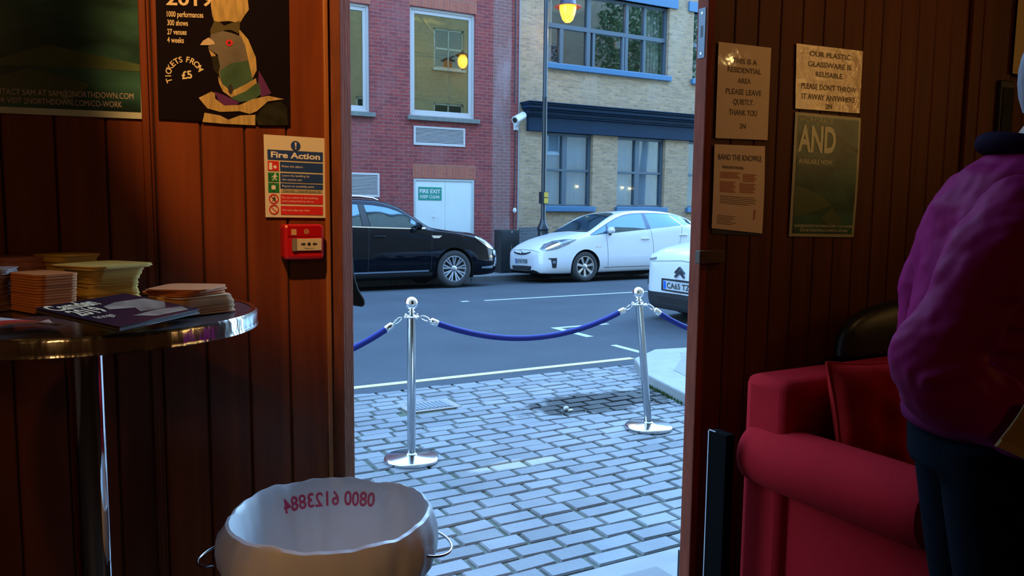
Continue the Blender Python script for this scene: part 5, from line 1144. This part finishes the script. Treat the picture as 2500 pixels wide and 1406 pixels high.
b = MB(); A.side(b, [(1.19, .955), (1.45, 1.085), (1.66, 1.19), (1.9, 1.295), (2.1, 1.355), (2.35, 1.39), (2.60, 1.40)], [(1.20, .950), (1.45, .975), (1.61, .985), (1.91, 1.01), (2.62, 1.065)]); A.part('side_window', b, M_cg)
b = MB(); A.side(b, [(2.71, 1.405), (3.05, 1.405), (3.36, 1.385)], [(2.76, 1.08), (3.2, 1.115), (3.62, 1.15)]); A.part('side_window', b, M_cg)
b = MB(); A.side(b, [(3.44, 1.375), (3.7, 1.335), (3.92, 1.27)], [(3.68, 1.155), (3.8, 1.16), (3.95, 1.17)]); A.part('side_window', b, M_cg)
b = MB(); A.side(b, [(2.61, 1.405), (2.70, 1.41)], [(2.63, 1.06), (2.75, 1.075)], .005, 3, 6)
A.side(b, [(1.15, .955), (1.45, 1.10), (1.66, 1.207), (1.9, 1.312), (2.1, 1.372), (2.35, 1.408), (2.7, 1.422), (3.05, 1.422), (3.40, 1.398), (3.7, 1.352)], [(1.19, .955), (1.45, 1.085), (1.66, 1.19), (1.9, 1.295), (2.1, 1.355), (2.35, 1.39), (2.70, 1.405), (3.05, 1.405), (3.38, 1.38), (3.7, 1.335)], .006, 40, 2)
A.side(b, [(1.60, 1.175), (1.64, 1.195)], [(1.56, .98), (1.64, .985)], .006, 3, 4)
A.part('window_trim', b, mat('tinted_deflector', (.05, .09, .14), .3))
b = MB(); A.front(b, [(-.53, 1.395), (-.3, 1.43), (0, 1.445), (.3, 1.43), (.53, 1.395)], [(-.69, 1.045), (-.4, 1.065), (0, 1.075), (.4, 1.065), (.69, 1.045)], .004, 20, 12); A.part('windscreen', b, M_cg)
b = MB(); A.front(b, [(-.69, 1.045), (0, 1.075), (.69, 1.045)], [(-.70, 1.018), (0, 1.045), (.70, 1.018)], .006, 20, 2); A.part('scuttle', b, M_trim)
for pts in ([(1.56, .965), (1.575, .75), (1.59, .29)], [(2.745, 1.06), (2.79, .75), (2.80, .28)], [(3.63, 1.13), (3.55, .8), (3.35, .45)]): A.part('door_gap', A.seam(pts), M_seam)
b = MB(); A.side(b, [(1.5, .285), (3.3, .285)], [(1.5, .275), (3.3, .275)], .004, 20, 1); A.part('sill_gap', b, M_seam)
b = MB(); A.front(b, [(-.62, .615), (-.4, .66), (0, .675), (.4, .66), (.62, .615)], [(-.62, .611), (-.4, .655), (0, .67), (.4, .655), (.62, .611)], .003, 24, 1); A.part('bonnet_gap', b, M_seam)
b = MB(); A.side(b, [(.11, .69), (.22, .775), (.42, .845), (.62, .875), (.82, .875)], [(.11, .645), (.25, .655), (.40, .69), (.60, .765), (.82, .868)], .006, 16, 6); A.part('headlight', b, M_lamp_g)
b = MB(); A.side(b, [(.17, .70), (.30, .775), (.44, .815)], [(.17, .67), (.30, .70), (.44, .76)], .009, 8, 4); A.part('headlight_reflector', b, M_cchr)
b = MB(); A.side(b, [(.20, .50), (.36, .50)], [(.20, .475), (.36, .475)], .004, 8, 2); A.side(b, [(.24, .475), (.36, .475)], [(.27, .30), (.35, .30)], .004, 6, 6); A.part('fog_recess', b, M_trim)
b = MB(); A.side(b, [(.27, .44), (.335, .44)], [(.27, .39), (.335, .39)], .009, 4, 4); A.part('fog_light', b, M_lamp_g)
b = MB(); A.front(b, [(-.36, .635), (-.18, .605), (0, .60), (.18, .605), (.36, .635)], [(-.33, .60), (-.15, .565), (0, .56), (.15, .565), (.33, .60)], .004, 20, 3); A.part('grille', b, M_trim)
b = MB(); A.front(b, [(-.40, .335), (0, .34), (.40, .335)], [(-.36, .235), (0, .23), (.36, .235)], .005, 16, 5); A.part('lower_intake', b, M_trim)
def plate(A, y0, y1, z0, z1, xf, txt, band=True):
    Q_ = Quad((xf, y1, z1), (xf, y0, z1), (xf+.012, y0, z0), (xf+.012, y1, z0)) ; Q_.n = Vector((-1, 0, 0)); r = MB()
    b = MB(); b.prism([Q_.p(0, 0, 0), Q_.p(1, 0, 0), Q_.p(1, 1, 0), Q_.p(0, 1, 0)], (.03, 0, 0)); pl = A.part('number_plate', b, M_plate, smooth=False)
    b = MB(); Q_.rect(b, .01, .04, .09, .96, .001); b.build('blue_band', M_eu, pl, local=True, fix=False)
    b = MB(); Q_.text(b, txt, .53, .80, .068*(z1-z0)/.11, width=(y1-y0)*.82, align='c', bold=.02, o=.002); b.build('lettering', M_blackink, pl, local=True, fix=False)
plate(A, -.26, .26, .375, .485, -.012, 'LY10 YCB')
b = MB()
for ry, rz_ in ((.058, .038), (.030, .034), (.044, .016)):
    dz = .012 if rz_ == .016 else 0; b.tube([(-.012, ry*math.cos(t), .632+dz+rz_*math.sin(t)) for t in np.linspace(0, 2*math.pi, 25)], .005, 8, cap=False)
A.part('badge', b, M_cchr)
b = MB(); A.side(b, [(1.26, .72), (1.42, .725)], [(1.26, .705), (1.42, .71)], .005, 6, 1, (-1,)); A.part('side_badge', b, M_cchr)
A.mirror(1.66, 1.03, M_wb); A.handle(2.47, 2.68, .865, M_wb); A.handle(3.55, 3.76, .935, M_wb)
for ax in A.axles:
    for g in (-1, 1): A.wheel(ax, g, .215, 7, 0)
# ---- black SUV (far kerb, cut by the door post)
cur = dict(zb=[(0, .30), (.1, .22), (.5, .20), (3.9, .22), (4.69, .36)],
  zs=[(0, .58), (.05, .66), (.15, .735), (.35, .85), (.6, .94), (1.1, 1.02), (1.6, 1.065), (2.1, 1.11), (3.0, 1.15), (4.2, 1.2), (4.69, .95)],
  ze=[(0, .62), (.05, .705), (.15, .79), (.35, .915), (.6, 1.0), (1.1, 1.065), (1.5, 1.13), (1.8, 1.31), (2.2, 1.525), (2.5, 1.59), (3.0, 1.61), (4.0, 1.575), (4.5, 1.35), (4.69, 1.0)],
  zt=[(0, .66), (.05, .75), (.15, .83), (.35, .955), (.6, 1.045), (1.1, 1.10), (1.5, 1.16), (1.8, 1.36), (2.2, 1.58), (2.5, 1.655), (3.0, 1.68), (4.0, 1.64), (4.5, 1.40), (4.69, 1.05)],
  w=[(0, .52), (.03, .62), (.1, .72), (.2, .79), (.35, .84), (.6, .88), (.9, .90), (3.9, .90), (4.4, .86), (4.69, .75)],
  wr=[(0, .42), (.03, .50), (.1, .58), (.35, .68), (.8, .74), (1.3, .78), (1.8, .76), (2.3, .695), (3.0, .68), (4.2, .67), (4.69, .55)])
B = Car('car', 'black SUV parked facing right at the far kerb, half hidden by the left door post', (7.52, 14.50, -.05), math.pi, math.radians(2.6), 4.69, cur, M_bb, (1.05, 3.72), .350, .885, .398)
b = MB(); B.side(b, [(1.80, 1.225), (1.95, 1.335), (2.12, 1.42), (2.32, 1.49), (2.62, 1.535), (2.76, 1.54)], [(1.83, 1.16), (1.98, 1.12), (2.2, 1.125), (2.5, 1.135), (2.68, 1.14)], .004); B.part('side_window', b, M_cg)
b = MB(); B.side(b, [(2.88, 1.545), (3.3, 1.55), (3.7, 1.535)], [(2.84, 1.15), (3.3, 1.165), (3.75, 1.18)]); B.part('side_window', b, M_cg)
b = MB(); B.side(b, [(1.62, 1.125), (1.98, 1.122), (2.5, 1.138), (3.6, 1.178)], [(1.62, 1.105), (1.98, 1.102), (2.5, 1.118), (3.6, 1.158)], .007, 30, 2); B.part('belt_chrome', b, M_cchr)
b = MB(); B.side(b, [(2.77, 1.55), (2.87, 1.555)], [(2.69, 1.14), (2.83, 1.145)], .006, 3, 6); B.part('window_trim', b, M_trim)
b = MB(); B.side(b, [(1.58, .345), (3.3, .34)], [(1.58, .315), (3.3, .31)], .010, 20, 2); B.part('sill_chrome', b, M_cchr)
b = MB(); B.side(b, [(1.50, .30), (3.4, .30)], [(1.50, .235), (3.4, .235)], .006, 20, 3); B.part('sill_cladding', b, M_trim)
for g in (-1, 1): b = MB(); b.tube([(x, g*.60, z) for x, z in ((2.45, 1.635), (2.55, 1.675), (2.8, 1.70), (3.4, 1.705), (4.0, 1.68), (4.2, 1.64))], .018, 8); B.part('roof_rail', b, M_cchr)
b = MB(); B.front(b, [(-.58, 1.54), (-.3, 1.575), (0, 1.59), (.3, 1.575), (.58, 1.54)], [(-.74, 1.15), (-.4, 1.175), (0, 1.185), (.4, 1.175), (.74, 1.15)], .004, 20, 12); B.part('windscreen', b, M_cg)
for pts in ([(1.50, 1.06), (1.52, .8), (1.54, .34)], [(2.72, 1.14), (2.74, .8), (2.76, .34)]): B.part('door_gap', B.seam(pts), M_seam)
b = MB(); B.side(b, [(.15, .80), (.25, .865), (.40, .915), (.60, .955)], [(.15, .70), (.25, .72), (.36, .775), (.60, .93)], .006, 14, 5); B.part('headlight', b, M_lamp_g)
b = MB(); B.side(b, [(.16, .715), (.30, .76), (.42, .835), (.58, .93)], [(.16, .695), (.30, .735), (.43, .815), (.58, .915)], .010, 14, 2); B.part('headlight_chrome', b, M_cchr)
b = MB(); B.side(b, [(.06, .66), (.13, .69), (.18, .66)], [(.04, .62), (.10, .55), (.16, .60)], .010, 8, 2); B.side(b, [(.03, .62), (.10, .62)], [(.06, .42), (.16, .42)], .012, 4, 8); B.side(b, [(.10, .42), (.25, .385), (.47, .372)], [(.10, .355), (.25, .335), (.47, .342)], .012, 10, 2); B.part('bumper_chrome', b, M_cchr)
b = MB(); B.side(b, [(.20, .58), (.27, .59)], [(.20, .54), (.27, .55)], .006, 4, 2); B.part('amber_reflector', b, M_amber)
b = MB(); B.front(b, [(-.5, .62), (0, .64), (.5, .62)], [(-.45, .42), (0, .40), (.45, .42)], .004, 16, 6); B.part('grille', b, M_trim)
b = MB(); B.side(b, [(1.30, .975), (1.52, .98)], [(1.36, .93), (1.48, .93)], .008, 6, 3); B.part('side_badge', b, M_cchr)
B.mirror(1.86, 1.13, M_bb); B.handle(2.42, 2.64, .965, M_bb); B.handle(3.42, 3.64, .99, M_bb)
for ax in B.axles:
    for g in (-1, 1): B.wheel(ax, g, .245, 9, 1)
b = MB(); b.box(.5, 4.2, -.55, .55, .16, .23); B.part('underbody', b, M_under)
b = MB(); b.box(.5, 3.9, -.5, .5, .10, .2); A.part('underbody', b, M_under)
# ---- white compact (near side, cut by the right door edge)
cur = dict(zb=[(0, .20), (.05, .16), (.3, .15), (3.5, .17), (4.15, .34)],
  zs=[(0, .70), (.03, .80), (.1, .86), (.25, .90), (.5, .93), (1.0, .98), (2.0, 1.0), (3.5, 1.05), (4.15, .9)],
  ze=[(0, .74), (.03, .85), (.1, .92), (.25, .965), (.5, 1.0), (1.0, 1.06), (1.4, 1.22), (1.9, 1.40), (2.4, 1.45), (3.4, 1.42), (4.0, 1.2), (4.15, .95)],
  zt=[(0, .78), (.03, .89), (.1, .96), (.25, 1.01), (.5, 1.05), (1.0, 1.11), (1.4, 1.27), (1.9, 1.45), (2.4, 1.49), (3.4, 1.46), (4.0, 1.23), (4.15, .98)],
  w=[(0, .56), (.02, .64), (.06, .72), (.12, .78), (.22, .83), (.4, .86), (.8, .87), (3.5, .87), (4.15, .72)],
  wr=[(0, .46), (.03, .54), (.1, .60), (.4, .68), (.9, .74), (1.3, .70), (2.0, .60), (3.4, .58), (4.15, .5)])
Cc = Car('car', 'white compact car at the near kerb, only its front corner showing beside the door edge', (7.08, 8.02, 0), 0, 0, 4.15, cur, M_wb, (.82, 3.42), .315, .85, .36)
b = MB(); Cc.front(b, [(-.74, .385), (0, .40), (.74, .385)], [(-.66, .185), (0, .175), (.66, .185)], .012, 24, 5); Cc.side(b, [(.03, .385), (.3, .40), (.46, .42)], [(.05, .185), (.3, .17), (.44, .17)], .012, 14, 5); Cc.part('lower_bumper', b, M_trim)
b = MB(); Cc.front(b, [(-.45, .335), (0, .335), (.45, .335)], [(-.42, .265), (0, .265), (.42, .265)], .016, 16, 3); Cc.part('lower_grille', b, M_under)
b = MB(); Cc.front(b, [(-.37, .585), (0, .59), (.37, .585)], [(-.37, .420), (0, .415), (.37, .420)], .006, 16, 4); Cc.part('plate_recess', b, M_trim)
b = MB(); Cc.front(b, [(.52, .86), (.70, .83)], [(.52, .83), (.70, .80)], .008, 8, 2, True); Cc.part('running_light', b, M_lamp_g)
b = MB(); Cc.side(b, [(.07, .62), (.2, .63), (.25, .60)], [(.07, .46), (.2, .46), (.24, .50)], .012, 8, 5); Cc.part('fog_panel', b, M_trim)
b = MB(); Cc.front(b, [(-.60, .80), (0, .845), (.60, .80)], [(-.60, .795), (0, .839), (.60, .795)], .003, 24, 1); Cc.part('bonnet_gap', b, M_seam)
plate(Cc, -.31, .31, .440, .560, -.030, 'CA65 TZB')
b = MB()
for dz in (0, -.055):
    for g in (-1, 1): b.prism([(-.028, 0, .765+dz), (-.028, g*.088, .695+dz), (-.028, g*.088, .668+dz), (-.028, 0, .735+dz)], (.04, 0, 0))
Cc.part('badge', b, mat('dark_chrome', (.12, .14, .17), .2, .8), smooth=False)
b = MB(); Cc.front(b, [(-.55, 1.40), (0, 1.44), (.55, 1.40)], [(-.70, 1.09), (0, 1.12), (.70, 1.09)], .004, 16, 8); Cc.part('windscreen', b, M_cg)
b = MB(); Cc.side(b, [(1.35, 1.15), (2.0, 1.37), (2.4, 1.40)], [(1.25, 1.02), (1.9, 1.03), (2.4, 1.04)]); Cc.side(b, [(2.5, 1.40), (3.3, 1.37)], [(2.5, 1.04), (3.5, 1.08)]); Cc.part('side_window', b, M_cg)
Cc.mirror(1.4, 1.02, M_trim)
for ax in Cc.axles:
    for g in (-1, 1): Cc.wheel(ax, g, .21, 5, 0)
# ------------------------------------------------------------------ lights behind the camera that show in the laminated notices
root = empty('pendant_lamp', (4.76, -1.0, 2.6), 'bare bulb seen only as a reflection in the leave-quietly notice', 'lamp')
b = MB(); b.sphere((4.76, -1.0, 2.74), .035); b.build('bulb', mat('pendant_glow', (1, .8, .5), .4, emit=(1, .65, .25), es=40), root, True)
b = MB(); b.cyl((4.76, -1.0, 2.77), (4.76, -1.0, 3.3), .006); b.build('flex', M_black, root)
rnd = random.Random(8)
for k, x in enumerate((4.98, 5.05, 5.13, 5.42, 5.50, 5.60)):
    root = empty('fairy_lights', (x, -.55, 2.0), 'strand of warm fairy lights, seen only glittering in the laminated notice', 'string lights', 'fairy light strands')
    b = MB(); c_ = MB(); pts = []
    for i in range(16):
        z = 2.95-.062*i; xx = x+rnd.uniform(-.03, .03); yy = -.55+rnd.uniform(-.03, .03); pts.append((xx, yy, z)); b.sphere((xx, yy, z), .009, 8, 6)
    b.build('bulbs', mat('fairy_glow', (1, .7, .3), .4, emit=(1, .55, .15), es=80), root, True); c_.tube(pts, .0015, 5); c_.build('wire', M_black, root)
# ------------------------------------------------------------------ tidy: origins of single-mesh things to their own base
bpy.context.view_layer.update()
for o in list(bpy.data.objects):
    if o.type == 'MESH' and not o.parent and o.get('kind') != 'structure' and not o.modifiers and not o.children and o.matrix_basis == Matrix.Identity(4):
        vs = [v.co for v in o.data.vertices]; c = Vector(((min(v.x for v in vs)+max(v.x for v in vs))/2, (min(v.y for v in vs)+max(v.y for v in vs))/2, min(v.z for v in vs)))
        o.data.transform(Matrix.Translation(-c)); o.location = c
